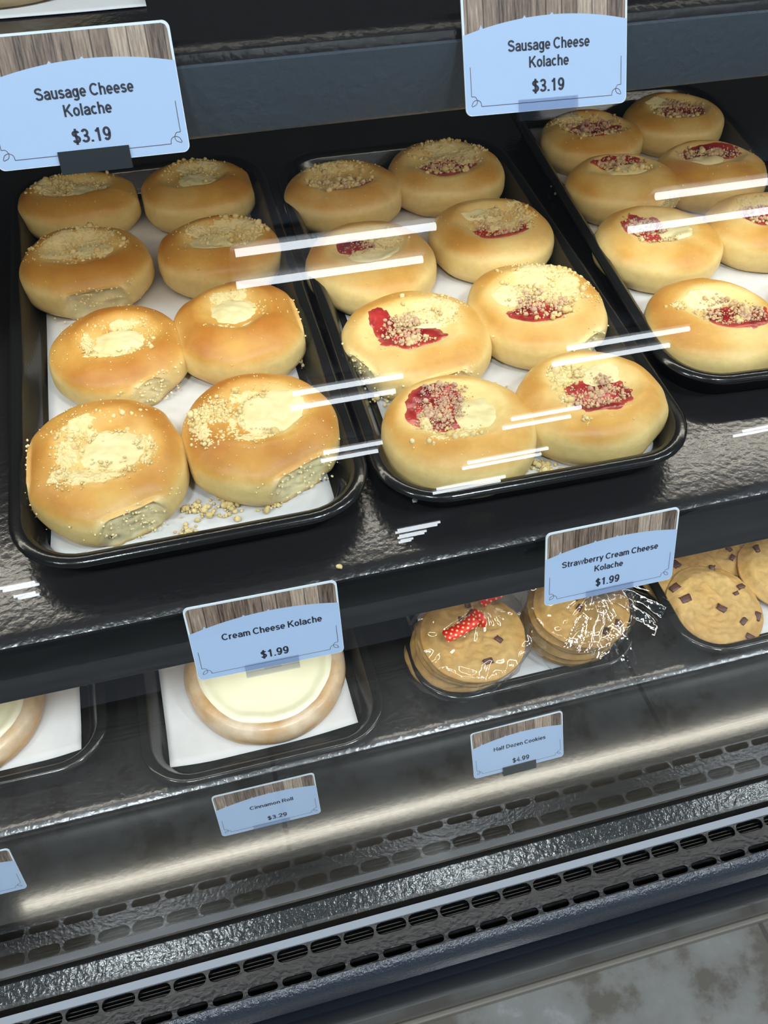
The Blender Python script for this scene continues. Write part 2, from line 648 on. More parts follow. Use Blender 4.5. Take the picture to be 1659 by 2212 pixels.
def make_shelf(name, label, z_top, y_front, z_bot, y_back, led_y, led_x0, fascia_mat, led, lean=0.0, lip=0.006):
    root = empty(name, (0.25, y_back, z_top + H))
    tag(root, label, 'shelf', 'shelves of the display case')
    off = (-0.25, -y_back, -(z_top + H))
    th = 0.012
    pts = [(y_back, z_top + H), (y_front + 0.012, z_top + H), (y_front + 0.007, z_top - 0.0007 + H), (y_front + 0.0035, z_top - 0.0026 + H), (y_front + 0.002, z_top - 0.006 + H),
           (y_front + 0.002, z_top - th + H), (y_back, z_top - th + H)]
    s = extrude_profile('shelf_surface', pts, XL + 0.002, XR - 0.002, M['shelf'], root)
    s.location = off
    yt = y_front + lean
    fp = [(yt + 0.0020, z_top - 0.0005 + H - lip), (yt, z_top + H - lip - 0.001), (yt, z_top + H - lip - 0.003), (y_front, z_bot + 0.002 + H), (y_front + 0.001, z_bot + H), (y_front + 0.008, z_bot + H), (y_front + 0.008, z_bot + 0.003 + H),
          (y_front + 0.003, z_bot + 0.003 + H), (yt + 0.003, z_top + H - lip - 0.002)]
    fa = extrude_profile('fascia', fp, XL + 0.002, XR - 0.002, fascia_mat, root)
    fa.location = off
    led_bar(root, off, led_x0, XR - 0.05, led_y, z_top - th - 0.014, M[led])
    br = MB()
    br.box(XL + 0.002, XR - 0.002, y_front + 0.0085, y_front + 0.0125, z_bot + 0.004 + H, z_top - th + H)
    bo = br.build('stiffener', M['shelf'], root)
    bo.location = off
    return root


make_shelf('shelf', 'black shelf at the top, its blank pebbled front holding the two $3.19 tags', -0.172, 0.425, -0.2125, 0.858, 0.478, XL + 0.05, M['fascia_top'], 'led_top', lean=0.0)
make_shelf('shelf', 'black middle shelf carrying the three trays of kolaches', -0.4165, 0.297, -0.468, 0.858, 0.338, XL + 0.05, M['fascia'], 'led_mid', lip=0.0035)
make_shelf('shelf', 'lowest black shelf carrying cookies and iced rolls above the steel deck', -0.703, 0.325, -0.7705, 0.858, 0.378, -0.275, M['fascia'], 'led_low', lip=0.0035)

# unseen lamp bar, added under the canopy to light the top shelf
cb = MB()
cb.box(XL + 0.05, XR - 0.05, 0.62, 0.64, 0.19 + H, 0.20 + H)
cbo = cpart(cb.build('added_canopy_bar', M['alu']))
cd = MB()
for i in range(170):
    x = XL + 0.06 + i * 0.0105
    zz = 0.189 + H
    cd.quad((x - .0034, .6266, zz), (x - .0034, .6334, zz), (x + .0034, .6334, zz), (x + .0034, .6266, zz))
cd.build('diodes', M['led_canopy'], cbo)


# ------------------------------------------------------------------ ceiling lights outside (seen mirrored in the glass)
def ceiling_light(x0, x1, y, sep):
    root = empty('ceiling_light', ((x0 + x1) / 2, y, CEIL))
    hx = (x1 - x0) / 2
    hb = MB()
    hb.box(-hx, hx, -sep - 0.04, sep + 0.04, -0.045, -0.001)
    hb.build('housing', M['fixture'], root)
    for s in (-1, 1):
        v, f = [], []
        n = 10
        r = 0.019
        for x in (-hx + 0.02, hx - 0.02):
            for i in range(n):
                a = 2 * math.pi * i / n
                v.append((x, s * sep + r * math.cos(a), -0.072 + r * math.sin(a)))
        for i in range(n):
            j = (i + 1) % n
            f.append((i, j, n + j, n + i))
        f += [tuple(range(n))[::-1], tuple(range(n, 2 * n))]
        mesh_obj('tube', v, f, M['tube'], root)
    tag(root, 'two-tube white ceiling light mirrored as a pale double streak in the glass', 'ceiling light', 'ceiling lights of the shop')
    return root


for x0, x1, y, sep in ((0.28, 1.29, -3.29, .17), (2.42, 3.5, -3.29, .17), (0.65, 1.50, -5.5, .17), (2.75, 3.80, -5.5, .17), (1.02, 1.62, -7.35, .15), (2.86, 3.62, -7.35, .15),
                       (2.83, 3.85, -9.0, .13), (2.73, 3.70, -10.28, .12), (7.1, 8.1, -10.28, .12), (-2.95, -2.45, -11.45, .12), (-2.98, -2.65, -12.36, .12), (2.70, 3.45, -13.25, .12), (2.85, 3.36, -13.95, .1), (2.97, 3.24, -14.57, .1)):
    ceiling_light(x0, x1, y, sep)


def downlight(x, y, label):
    """round ceiling lamp above the customer's side of the case"""
    root = empty('downlight', (x, y, CEIL))
    n, r = 32, 0.16
    V = [(r * c * math.cos(2 * math.pi * i / n), r * c * math.sin(2 * math.pi * i / n), z) for c, z in ((1.25, -0.001), (1.22, -0.045), (1.02, -0.050), (1.0, -0.040)) for i in range(n)]
    F = [(k * n + i, k * n + (i + 1) % n, (k + 1) * n + (i + 1) % n, (k + 1) * n + i) for k in range(3) for i in range(n)]
    mesh_obj('trim_ring', V, F, M['fixture'], root)
    V = [(r * math.cos(2 * math.pi * i / n), r * math.sin(2 * math.pi * i / n), -0.041) for i in range(n)]
    mesh_obj('diffuser', V, [tuple(range(n))[::-1]], M['panel'], root, smooth=False)
    tag(root, label, 'ceiling light', 'round lamps above the case')


for k, x in enumerate((-1.72, -0.53, 0.64, 1.92, 3.12)):
    downlight(x, -0.83, 'round ceiling lamp whose shine shows on the ledge at the glass foot')


# ------------------------------------------------------------------ trays
def rrect(hx, hy, r, n=9):
    P = []
    for cx, cy, a0 in ((hx - r, hy - r, 0), (-hx + r, hy - r, 90), (-hx + r, -hy + r, 180), (hx - r, -hy + r, 270)):
        for i in range(n + 1):
            a = math.radians(a0 + 90 * i / n)
            P.append((cx + r * math.cos(a), cy + r * math.sin(a)))
    return P


TRAY_H = 0.0255


def make_tray(label, x, y, z, hx, hy, rz=0.0):
    root = empty('serving_tray', (x, y, z + H), rz)
    tag(root, label, 'tray', 'black serving trays')
    R0 = 0.042
    loops = [(0.016, 0.0, 0.030), (0.013, 0.0012, 0.033), (0.0065, TRAY_H - 0.0055, 0.038), (0.005, TRAY_H - 0.0045, 0.040), (0.0006, TRAY_H - 0.0045, R0), (0.0, TRAY_H - 0.0032, R0),
             (0.0006, TRAY_H - 0.0014, R0), (0.003, TRAY_H - 0.0002, R0 - 0.003), (0.0055, TRAY_H, R0 - 0.005), (0.0085, TRAY_H - 0.0012, 0.034), (0.0100, TRAY_H - 0.0035, 0.033),
             (0.0165, 0.0062, 0.029), (0.0185, 0.0038, 0.028), (0.0215, 0.0030, 0.026)]
    v, f = [], []
    m = None
    for ins, zz, r in loops:
        P = rrect(hx - ins, hy - ins, r)
        m = len(P)
        v += [(px, py, zz) for px, py in P]
    for k in range(len(loops) - 1):
        for i in range(m):
            j = (i + 1) % m
            f.append((k * m + i, k * m + j, (k + 1) * m + j, (k + 1) * m + i))
    f.append(tuple(range(m))[::-1])
    f.append(tuple(range((len(loops) - 1) * m, len(loops) * m)))
    o = mesh_obj('tray_body', v, f, M['tray'], root)
    o.data.set_sharp_from_angle(angle=math.radians(50))
    return root


ZM, ZL, ZT = -0.4162, -0.7027, -0.1717
make_tray('black tray at left holding the eight cream cheese kolaches', -0.0118, 0.540, ZM, 0.1048, 0.2145)
make_tray('black tray in the middle holding the strawberry kolaches, four rows of two', 0.2008, 0.530, ZM, 0.1035, 0.2090, math.radians(-0.8))
make_tray('black tray at right set back, holding the strawberry kolaches at the edge', 0.4255, 0.585, ZM, 0.1040, 0.2140, math.radians(-4.0))
make_tray('black tray at lower left with part of an iced roll', -0.2235, 0.569, ZL, 0.1035, 0.2120)
make_tray('black tray holding the whole iced roll under the Cream Cheese Kolache tag', 0.0045, 0.533, ZL, 0.1020, 0.2120)
make_tray('black tray holding the two cellophane packs of cookies', 0.2415, 0.549, ZL, 0.1030, 0.2120)
make_tray('black tray at lower right holding loose chocolate chunk cookies', 0.4835, 0.536, ZL, 0.1040, 0.2120)


# ------------------------------------------------------------------ parchment sheets
def parchment(label, pts, z, curl=None, seed=1):
    """pts: front-left, front-right, back-right, back-left; curl: [(corner index, lift, reach)]"""
    nx, ny = 26, 44
    fl, fr, br, bl = [np.array(p) for p in pts]
    cx, cy = (fl + fr + br + bl) / 4
    v, f = [], []
    for j in range(ny + 1):
        t = j / ny
        for i in range(nx + 1):
            s = i / nx
            p = (fl * (1 - s) + fr * s) * (1 - t) + (bl * (1 - s) + br * s) * t
            zz = 0.0006 + 0.00055 * (nz((p[0], p[1], 0), 22, seed) + 0.6)
            for ci, lift, reach in (curl or []):
                c = (fl, fr, br, bl)[ci]
                d = math.hypot(p[0] - c[0], p[1] - c[1])
                if d < reach:
                    zz += lift * (1 - d / reach) ** 1.6
            v.append((p[0] - cx, p[1] - cy, zz))
    for j in range(ny):
        for i in range(nx):
            a = j * (nx + 1) + i
            f.append((a, a + 1, a + nx + 2, a + nx + 1))
    o = mesh_obj('parchment_sheet', v, f, M['paper'], loc=(cx, cy, z + H))
    sm = o.modifiers.new('thickness', 'SOLIDIFY')
    sm.thickness = 0.00025
    return tag(o, label, 'paper', 'parchment liners in the trays')


TF = 0.0031                    # tray floor above the shelf
parchment('white parchment under the eight cream cheese kolaches in the left tray', [(-0.0975, 0.3465), (0.0705, 0.3465), (0.0735, 0.733), (-0.0945, 0.733)], ZM + TF, [(0, 0.006, 0.03)], 1)
parchment('white parchment under the strawberry kolaches in the middle tray', [(0.1165, 0.3420), (0.2835, 0.3385), (0.2905, 0.705), (0.1215, 0.708)], ZM + TF, [(1, 0.005, 0.035)], 2)
parchment('white parchment in the right tray under the strawberry kolaches', [(0.3320, 0.4060), (0.4975, 0.3945), (0.524, 0.765), (0.3500, 0.777)], ZM + TF, [], 3)
parchment('white parchment sheet in the lower left tray beside the partly seen iced roll', [(-0.300, 0.381), (-0.146, 0.3825), (-0.1445, 0.755), (-0.302, 0.755)], ZL + TF, [(1, 0.004, 0.03)], 4)
parchment('white parchment sheet lying under the whole iced roll', [(-0.0765, 0.3470), (0.0815, 0.3475), (0.0845, 0.715), (-0.0795, 0.715)], ZL + TF, [(0, 0.006, 0.04), (1, 0.007, 0.06)], 5)
parchment('white parchment sheet under the two cellophane packs of cookies', [(0.1605, 0.3580), (0.3180, 0.3590), (0.3220, 0.735), (0.1640, 0.735)], ZL + TF, [], 6)
parchment('white parchment sheet under the loose cookies at lower right', [(0.4020, 0.3440), (0.5620, 0.3460), (0.5640, 0.720), (0.4030, 0.720)], ZL + TF, [(0, 0.003, 0.03)], 7)

# ------------------------------------------------------------------ crumbs: shared lump templates
rng = np.random.default_rng(11)


def lump_templates():
    T = []
    for sub, cnt in ((1, 4), (2, 6)):
        for k in range(cnt):
            bm = bmesh.new()
            bmesh.ops.create_icosphere(bm, subdivisions=sub, radius=1.0)
            v = []
            for q in bm.verts:
                p = q.co
                d = 1 + 0.32 * noise.noise(p * 1.6 + Vector((k * 7.1, sub * 3, 0))) + 0.16 * noise.noise(p * 4.0 + Vector((k, 9, 2)))
                v.append((p.x * d, p.y * d * 0.9, p.z * d * 0.8))
            fcs = [[w_.index for w_ in fc.verts] for fc in bm.faces]
            bm.free()
            T.append((np.array(v), np.array(fcs)))
    return T


TEMPL = lump_templates()


def rand_rot():
    q = rng.normal(size=4)
    q /= np.linalg.norm(q)
    a, b, c, d = q
    return np.array([[1 - 2 * (c * c + d * d), 2 * (b * c - a * d), 2 * (b * d + a * c)], [2 * (b * c + a * d), 1 - 2 * (b * b + d * d), 2 * (c * d - a * b)],
                     [2 * (b * d - a * c), 2 * (c * d + a * b), 1 - 2 * (b * b + c * c)]])


def lumps_mesh(name, items, parent=None, loc=None, extra=None):
    """items: (x, y, z, r, colour)"""
    V, F, C = [], [], []
    b = 0
    for (x, y, z, r, c) in items:
        tv, tf = TEMPL[rng.integers(4, 10)] if r > 0.0013 else TEMPL[rng.integers(0, 4)]
        p = (tv @ rand_rot().T) * r + np.array([x, y, z])
        V.append(p)
        F.append(tf + b)
        C.append(np.tile(np.array(c), (len(tv), 1)))
        b += len(tv)
    for (pv, pf, pc) in (extra or []):
        V.append(pv)
        F.append(pf + b)
        C.append(pc)
        b += len(pv)
    o = mesh_obj(name, np.concatenate(V).tolist(), np.concatenate(F).tolist(), M['streusel'], parent, np.concatenate(C), True, loc)
    o['kind'] = 'stuff'
    return o


CRUMB = np.array([0.65, 0.48, 0.195])
CRUMB_PALE = np.array([0.77, 0.63, 0.33])
STAIN = np.array([0.46, 0.24, 0.21])
PALE = np.array([0.74, 0.54, 0.215])
GOLD = np.array([0.59, 0.315, 0.072])
BROWN = np.array([0.41, 0.155, 0.024])
CRUMBFACE = np.array([0.90, 0.76, 0.42])


# ------------------------------------------------------------------ kolaches
class Bun:
    def __init__(s, sp, seed):
        s.a, s.b, s.h = sp['a'], sp['b'], sp.get('h', 0.034)
        s.flats = sp.get('flats', [])
        s.cr = sp.get('crater', (0, 0.02, 0.62, 0.56, 0.34))     # cx, cy, rx, ry, depth (of h)
        s.seed = seed
        s.bake = sp.get('bake', 0.4)

    def radius(s, th):
        """outline factor in normalised units, and how much a torn flat has cut it"""
        r0 = 1 + 0.045 * noise.noise(Vector((math.cos(th) * 1.3 + s.seed, math.sin(th) * 1.3, s.seed * 0.7))) + 0.012 * noise.noise(Vector((math.cos(th) * 4 + s.seed, math.sin(th) * 4, 2)))
        r = r0
        for (ang, d, torn) in s.flats:
            c = math.cos(th - math.radians(ang))
            if c > 0.15:
                r = min(r, d / c)
        tw = 0.0
        for (ang, d, torn) in s.flats:
            c = math.cos(th - math.radians(ang))
            if torn and c > 0.15 and d / c < r0:
                tw = max(tw, min(1.0, (r0 - d / c) / 0.06))
        return r, tw

    def top(s, rho):
        """height fraction of the domed top at normalised radius"""
        rho = min(max(rho, 0.0), 1.0)
        st = rho ** 1.28
        return 0.34 + 0.66 * max(0.0, math.sqrt(max(0.0, 1 - st * st))) ** 0.62

    def crater(s, x, y):
        cx, cy, rx, ry, dep = s.cr
        th = math.atan2(y - cy, x - cx)
        wob = 1 + 0.14 * noise.noise(Vector((math.cos(th) * 1.5 + s.seed * 3, math.sin(th) * 1.5, 5)))
        d = math.hypot((x - cx) / (rx * wob), (y - cy) / (ry * wob))
        return d, dep * float(1 - sstep(0.55, 1.15, d))

    def surf(s, x, y):
        """top surface height in metres over normalised (x, y)"""
        th = math.atan2(y, x)
        R, _ = s.radius(th)
        rho = math.hypot(x, y) / R
        d, c = s.crater(x, y)
        return (s.top(rho) - c) * s.h

    def mesh(s, parent):
        NT, NTOP, NS = 120, 34, 16
        V, C = [], []
        cx, cy, crx, cry, _ = s.cr

        def add(x, y, z, th, rho, tw, side):
            p = (x * s.a, y * s.b, z)
            n1 = nz(p, 26, s.seed)
            n2 = nz(p, 75, s.seed + 4)
            z2 = z + s.h * (0.045 * n1 + 0.017 * n2) * (1 if side < 0.8 else max(0, (1 - side) * 5))
            V.append((p[0], p[1], z2))
            d, _c = s.crater(x, y)
            rim = float(sstep(0.80, 1.25, d)) if side == 0 else 1.0
            low = float(sstep(0.50, 0.82, z / s.h)) if side > 0 else 1.0
            k = s.bake + 0.10 + 0.58 * n1 + 0.14 * n2 - 0.55 * (1 - rim) - 0.85 * (1 - low)
            k = min(max(k, 0), 1)
            col = PALE * (1 - k / 0.5) + GOLD * (k / 0.5) if k < 0.5 else GOLD * (1 - (k - 0.5) / 0.5) + BROWN * ((k - 0.5) / 0.5)
            if tw > 0 and side > 0:
                f = tw * float(1 - sstep(0.64, 0.72, z / s.h))
                cr = CRUMBFACE * (0.92 + 0.25 * n2)
                if z / s.h < 0.07:
                    cr = cr * np.array([0.85, 0.70, 0.5])
                col = col * (1 - f) + cr * f
            C.append(np.clip(col, 0.01, 0.95))

        d0, c0 = s.crater(0, 0)
        add(0, 0, (s.top(0) - c0) * s.h, 0, 0, 0, 0)
        rads = [s.radius(2 * math.pi * i / NT) for i in range(NT)]
        for k in range(1, NTOP + 1):
            rho = 1 - (1 - k / NTOP) ** 1.5
            for i in range(NT):
                th = 2 * math.pi * i / NT
                R, tw = rads[i]
                x, y = rho * R * math.cos(th), rho * R * math.sin(th)
                _, c = s.crater(x, y)
                t = s.top(rho)
                if tw > 0:
                    t = t * (1 - tw) + max(t, 0.80 - 0.10 * rho) * tw
                add(x, y, (t - c) * s.h, th, rho, tw, 0 if rho < 0.86 else 0.001)
        for k in range(1, NS + 1):
            q = k / NS
            for i in range(NT):
                th = 2 * math.pi * i / NT
                R, tw = rads[i]
                ztop = 0.34 * (1 - tw) + max(0.34, 0.70) * tw
                zz = ztop * (1 - q)
                rho = 1 - 0.15 * q ** 2.2
                if tw > 0:
                    rough = 0.024 * nz((math.cos(th) * s.a, math.sin(th) * s.b, zz * s.h), 230, s.seed) + 0.020 * nz((math.cos(th) * s.a, math.sin(th) * s.b, zz * s.h), 700, s.seed + 2)
                    rho = rho * (1 - tw) + (0.965 - 0.02 * q + rough) * tw
                add(rho * R * math.cos(th), rho * R * math.sin(th), zz * s.h, th, 1, tw, q)
        rows = NTOP + NS
        F = []
        for i in range(NT):
            F.append((0, 1 + i, 1 + (i + 1) % NT))
        for k in range(rows - 1):
            for i in range(NT):
                j = (i + 1) % NT
                a, b = 1 + k * NT, 1 + (k + 1) * NT
                F.append((a + i, b + i, b + j, a + j))
        F.append(tuple(1 + (rows - 1) * NT + i for i in range(NT))[::-1])
        return mesh_obj('bun', V, F, M['bun'], parent, np.array(C))

    def blob(s, name, mat, parent, cx, cy, rx, ry, thick, colfn, seed, rag=0.18):
        NT, NR = 64, 18
        V, C = [], []
        for k in range(NR + 1):
            rho = k / NR
            for i in range(NT):
                th = 2 * math.pi * i / NT
                wob = 1 + rag * noise.noise(Vector((math.cos(th) * 1.7 + seed, math.sin(th) * 1.7, 1))) + rag * 0.6 * noise.noise(Vector((math.cos(th) * 5 + seed, math.sin(th) * 5, 3)))
                x = cx + rx * wob * rho * math.cos(th)
                y = cy + ry * wob * rho * math.sin(th)
                p = (x * s.a, y * s.b, 0)
                n1, n2 = nz(p, 70, seed), nz(p, 210, seed + 3)
                z = s.surf(x, y) + thick * (1 - rho ** 4) * (1 + 0.35 * n1) + thick * 0.30 * n2 * (1 - rho ** 6) - 0.0014 * rho ** 8
                V.append((p[0], p[1], z))
                C.append(colfn(n1, n2, rho))
        F = []
        for k in range(NR):
            for i in range(NT):
                j = (i + 1) % NT
                F.append((k * NT + i, (k + 1) * NT + i, (k + 1) * NT + j, k * NT + j))
        return mesh_obj(name, V, F, mat, parent, np.clip(np.array(C), 0.005, 0.95))


def streusel_patch(b, zone, sp, seed):
    """granular crust of fine crumbs baked onto the bun under the loose lumps"""
    cx, cy, rx, ry, n, stain, big = zone
    area = rx * ry
    dens = min(1.0, n / (area * 1150 + 1))
    NT, NR = 110, 40
    V, C, F = [], [], []
    for k in range(NR + 1):
        rho = k / NR
        for i in range(NT):
            th = 2 * math.pi * i / NT
            wob = 1.08 + 0.30 * noise.noise(Vector((math.cos(th) * 1.8 + seed, math.sin(th) * 1.8, 1))) + 0.16 * noise.noise(Vector((math.cos(th) * 6 + seed, math.sin(th) * 6, 3)))
            x, y = cx + rx * wob * rho * math.cos(th), cy + ry * wob * rho * math.sin(th)
            q = math.hypot(x, y)
            if q > 0.93:
                x, y = x * 0.93 / q, y * 0.93 / q
            p = (x * b.a, y * b.b, 0)
            cl = nz(p, 95, seed)
            g1 = 1 - 2 * abs(nz(p, 330, seed + 2))
            g2 = nz(p, 800, seed + 5)
            z = b.surf(x, y) - 0.0009 + 0.0013 * dens + 0.0013 * cl + 0.0007 * g1 + 0.0003 * g2 - 0.0013 * float(sstep(0.40, 1.0, rho)) * 1.5
            for (jx, jy, jrx, jry) in sp.get('jam', []):
                if math.hypot((x - jx) / jrx, (y - jy) / jry) < 0.92:
                    z += 0.0012
                    break
            V.append((p[0], p[1], z))
            kk = min(max(0.5 + 0.5 * g1 + 0.3 * g2, 0), 1)
            col = CRUMB * (1 - kk) + CRUMB_PALE * kk
            st = stain * min(max(0.65 - 0.5 * g1, 0), 1)
            C.append(col * (1 - st) + STAIN * st)
    for k in range(NR):
        for i in range(NT):
            j = (i + 1) % NT
            F.append((k * NT + i, (k + 1) * NT + i, (k + 1) * NT + j))
            F.append((k * NT + i, (k + 1) * NT + j, k * NT + j))
    return np.array(V), np.array(F), np.array(C)


def cream_col(n1, n2, rho):
    k = 0.5 + 0.6 * n1
    e = max(0.0, (rho - 0.75) / 0.25)
    c = np.array([0.68, 0.56, 0.27]) * (1 - k) + np.array([0.76, 0.67, 0.39]) * k
    return c * (1 - 0.35 * e) + np.array([0.80, 0.66, 0.36]) * 0.35 * e


def jam_col(n1, n2, rho):
    k = min(max(0.45 + 0.9 * n1 + 0.4 * n2, 0), 1)
    e = max(0.0, (rho - 0.7) / 0.3)
    c = np.array([0.17, 0.010, 0.014]) * (1 - k) + np.array([0.41, 0.034, 0.030]) * k
    return c * (1 - 0.6 * e) + np.array([0.66, 0.15, 0.10]) * 0.6 * e


GROUPS = {'c': 'cream cheese kolaches in the left tray', 's': 'strawberry cream cheese kolaches'}


def kolache(label, x, y, sp, seed, group, ground=ZM + TF + 0.0016):
    root = empty('kolache', (x, y, ground + H), math.radians(sp.get('rot', 0)))
    tag(root, label, 'pastry', GROUPS[group])
    b = Bun(sp, seed * 3.37)
    b.mesh(root)
    for i, (cx, cy, rx, ry) in enumerate(sp.get('jam', [])):
        b.blob('strawberry_jam', M['jam'], root, cx, cy, rx, ry, 0.0016, jam_col, seed * 5.1 + i)
    for i, (cx, cy, rx, ry) in enumerate(sp.get('cream', [])):
        b.blob('cream_cheese', M['cream'], root, cx, cy, rx, ry, 0.0026, cream_col, seed * 2.3 + i, rag=0.14)
    items, patches = [], []
    for (cx, cy, rx, ry, n, stain, big) in sp.get('streusel', []):
        cnt = int(n * (2.4 if stain >= 0.3 else 1.5))
        if n >= 60 and stain < 0.3:
            patches.append(streusel_patch(b, (cx, cy, rx, ry, n, stain, big), sp, seed * 1.9 + cx))
        for _ in range(cnt):
            a = rng.uniform(0, 2 * math.pi)
            r = rng.uniform(0, 1) ** 0.55 * (1 + 0.15 * rng.normal())
            px, py = cx + rx * r * math.cos(a), cy + ry * r * math.sin(a)
            if math.hypot(px, py) > 0.97:
                continue
            clump = noise.noise(Vector((px * 3.2 + seed, py * 3.2, 0)))
            if rng.uniform() < 0.25 - clump:
                continue
            rr = min(0.00052 * math.exp(rng.normal() * 0.45) * big * (1.15 + 0.5 * clump), 0.0030)
            z = b.surf(px, py) + rr * 0.35
            for (jx, jy, jrx, jry) in sp.get('jam', []):
                if math.hypot((px - jx) / jrx, (py - jy) / jry) < 0.9:
                    z += 0.0014
                    break
            for (jx, jy, jrx, jry) in sp.get('cream', []):
                if math.hypot((px - jx) / jrx, (py - jy) / jry) < 0.85:
                    z += 0.0022
                    break
            k = rng.uniform()
            col = CRUMB * (1 - k) + CRUMB_PALE * k
            st = min(1.0, stain * rng.uniform(0.5, 1.8))
            col = col * (1 - st) + STAIN * st
            items.append((px * b.a, py * b.b, z, rr, col))
    for _ in range(sp.get('specks', 40)):
        a, r = rng.uniform(0, 2 * math.pi), rng.uniform(0.35, 0.97)
        px, py = r * math.cos(a), r * math.sin(a)
        R, tw = b.radius(a)
        if r > R * 0.97:
            continue
        rr = rng.uniform(0.0002, 0.0006)
        items.append((px * b.a, py * b.b, b.surf(px, py) + rr * 0.6, rr, CRUMB_PALE * 1.05))
    for (ang, d, torn) in sp.get('flats', []):           # ragged crumbs along a torn edge
        if not torn:
            continue
        for _ in range(70):
            a = math.radians(ang) + rng.normal() * 0.30
            R, tw = b.radius(a)
            rr = rng.uniform(0.0003, 0.0011)
            zz = rng.uniform(0.05, 0.78) * b.h
            items.append((R * math.cos(a) * b.a, R * math.sin(a) * b.b, zz, rr, CRUMBFACE * rng.uniform(0.85, 1.05)))
    if items:
        lumps_mesh('streusel', items, root, extra=patches)
    return root


K = []
# --- left tray, back row to front row (left then right)
K.append(('kolache in the back left corner of the left tray, crumbs heaped on its left', -0.0613, 0.7087 - 0.006, dict(a=.0485, b=.0375, bake=.50, flats=[(2, .95, 0), (-80, .93, 0)], crater=(-.02, .15, .60, .50, 0.21), cream=[(.12, .02, .38, .26)], streusel=[(-.32, .32, .50, .46, 330, 0, 1.3), (.0, .35, .55, .35, 150, 0, 1.1), (.05, .0, .4, .3, 80, 0, .9)]), 'c'))
K.append(('cream cheese kolache in the back right corner of the left tray', 0.0327, 0.7024 - 0.004, dict(a=.0475, b=.0415, bake=.46, flats=[(182, .95, 0), (0, .96, 0)], crater=(.0, .12, .58, .52, 0.22), cream=[(.02, .05, .38, .28)], streusel=[(.02, .42, .45, .33, 260, 0, 1.1), (-.05, .12, .45, .4, 110, 0, .9)]), 'c'))
K.append(('crumb-covered cream cheese kolache torn in front, second row left of the left tray', -0.0614, 0.6117, dict(a=.0490, b=.0476, bake=.50, flats=[(-86, .86, 1), (75, .95, 0)], crater=(.02, .10, .60, .50, 0.20), cream=[(.12, .05, .36, .26)], streusel=[(-.05, .30, .68, .48, 420, 0, 1.15), (.1, -.05, .6, .35, 160, 0, 1.0)], specks=80), 'c'))
K.append(('cream cheese kolache under the glass streak, second row right of the left tray', 0.0377, 0.6067, dict(a=.0480, b=.0425, bake=.55, flats=[(188, .97, 0)], crater=(.05, .12, .62, .52, 0.21), cream=[(-.08, .0, .38, .33)], streusel=[(.32, .30, .50, .50, 400, 0, 1.2), (-.2, .3, .3, .25, 110, 0, 1.0), (.2, -.1, .4, .25, 80, 0, .9)], specks=60), 'c'))
K.append(('golden cream cheese kolache, third row left of the left tray', -0.0449, 0.5044, dict(a=.0470, b=.0448, bake=.72, flats=[(4, .93, 0), (-62, .95, 1)], crater=(.05, .03, .56, .52, 0.20), cream=[(.05, -.02, .40, .33)], streusel=[(.05, .36, .38, .14, 110, 0, 1.1), (.0, -.35, .4, .10, 70, 0, 1.0), (-.38, .0, .1, .3, 60, 0, .9), (.45, .0, .1, .3, 50, 0, .9)], specks=150), 'c'))
K.append(('squarish golden cream cheese kolache, third row right of the left tray', 0.0386, 0.5084, dict(a=.0470, b=.0475, bake=.72, h=.037, flats=[(184, .93, 0), (2, .88, 1), (-80, .95, 0)], crater=(-.05, .12, .52, .50, 0.21), cream=[(-.05, .14, .38, .34)], streusel=[(-.05, .50, .35, .10, 60, 0, 1.0), (-.1, -.22, .36, .10, 80, 0, 1.1), (.35, .1, .08, .3, 40, 0, .9)], specks=60), 'c'))
K.append(('large cream cheese kolache torn along left and front, front left of left tray', -0.0595, 0.3979 + 0.001, dict(a=.0490, b=.0540, bake=.60, h=.038, flats=[(178, .90, 1), (-74, .90, 1), (20, .97, 0)], crater=(.06, .02, .60, .54, 0.19), cream=[(.12, .00, .42, .34)], streusel=[(-.02, .38, .55, .22, 320, 0, 1.05), (-.15, -.36, .5, .20, 220, 0, 1.0), (-.40, .05, .18, .35, 110, 0, 1.0), (.52, -.1, .12, .3, 70, 0, .9)], specks=150), 'c'))
K.append(('dark golden cream cheese kolache, crumbs at left, front right of the left tray', 0.0347, 0.4049, dict(a=.0500, b=.0505, bake=.82, h=.037, flats=[(190, .97, 0), (-66, .90, 1)], crater=(-.02, .08, .62, .56, 0.19), cream=[(.14, .08, .46, .42)], streusel=[(-.52, .02, .32, .45, 430, 0, 1.15), (-.1, .42, .3, .14, 110, 0, 1.0), (-.15, -.32, .35, .14, 110, 0, 1.0)], specks=160), 'c'))
# --- middle tray
K.append(('strawberry kolache with big round crumbs, back left of the middle tray', 0.1496, 0.669, dict(a=.0500, b=.0425, bake=.30, crater=(-.02, .05, .60, .50, 0.21), jam=[(.12, -.15, .42, .30)], streusel=[(-.05, .02, .50, .42, 130, .12, 2.4), (.0, .45, .6, .25, 160, 0, 1.0), (.05, -.15, .4, .25, 130, .5, 1.0)], specks=40), 's'))
K.append(('strawberry kolache with a crumb-filled centre, back right of the middle tray', 0.2421, 0.6796, dict(a=.0515, b=.0470, bake=.34, crater=(.0, .02, .66, .58, 0.22), jam=[(.0, -.10, .50, .38)], streusel=[(.12, .25, .66, .50, 430, .05, 1.2), (.05, -.12, .40, .28, 160, .5, 1.1), (.0, -.35, .4, .1, 22, .1, 2.4)], specks=50), 's'))
K.append(('strawberry kolache crossed by two glass streaks, second row left of the middle tray', 0.148, 0.5663, dict(a=.0500, b=.0490, bake=.30, crater=(-.08, .12, .58, .50, 0.20), jam=[(-.22, .20, .34, .24)], cream=[(.02, -.10, .42, .26)], streusel=[(.25, .22, .35, .25, 110, 0, .9), (-.2, .1, .3, .2, 90, .5, .9)], specks=30), 's'))
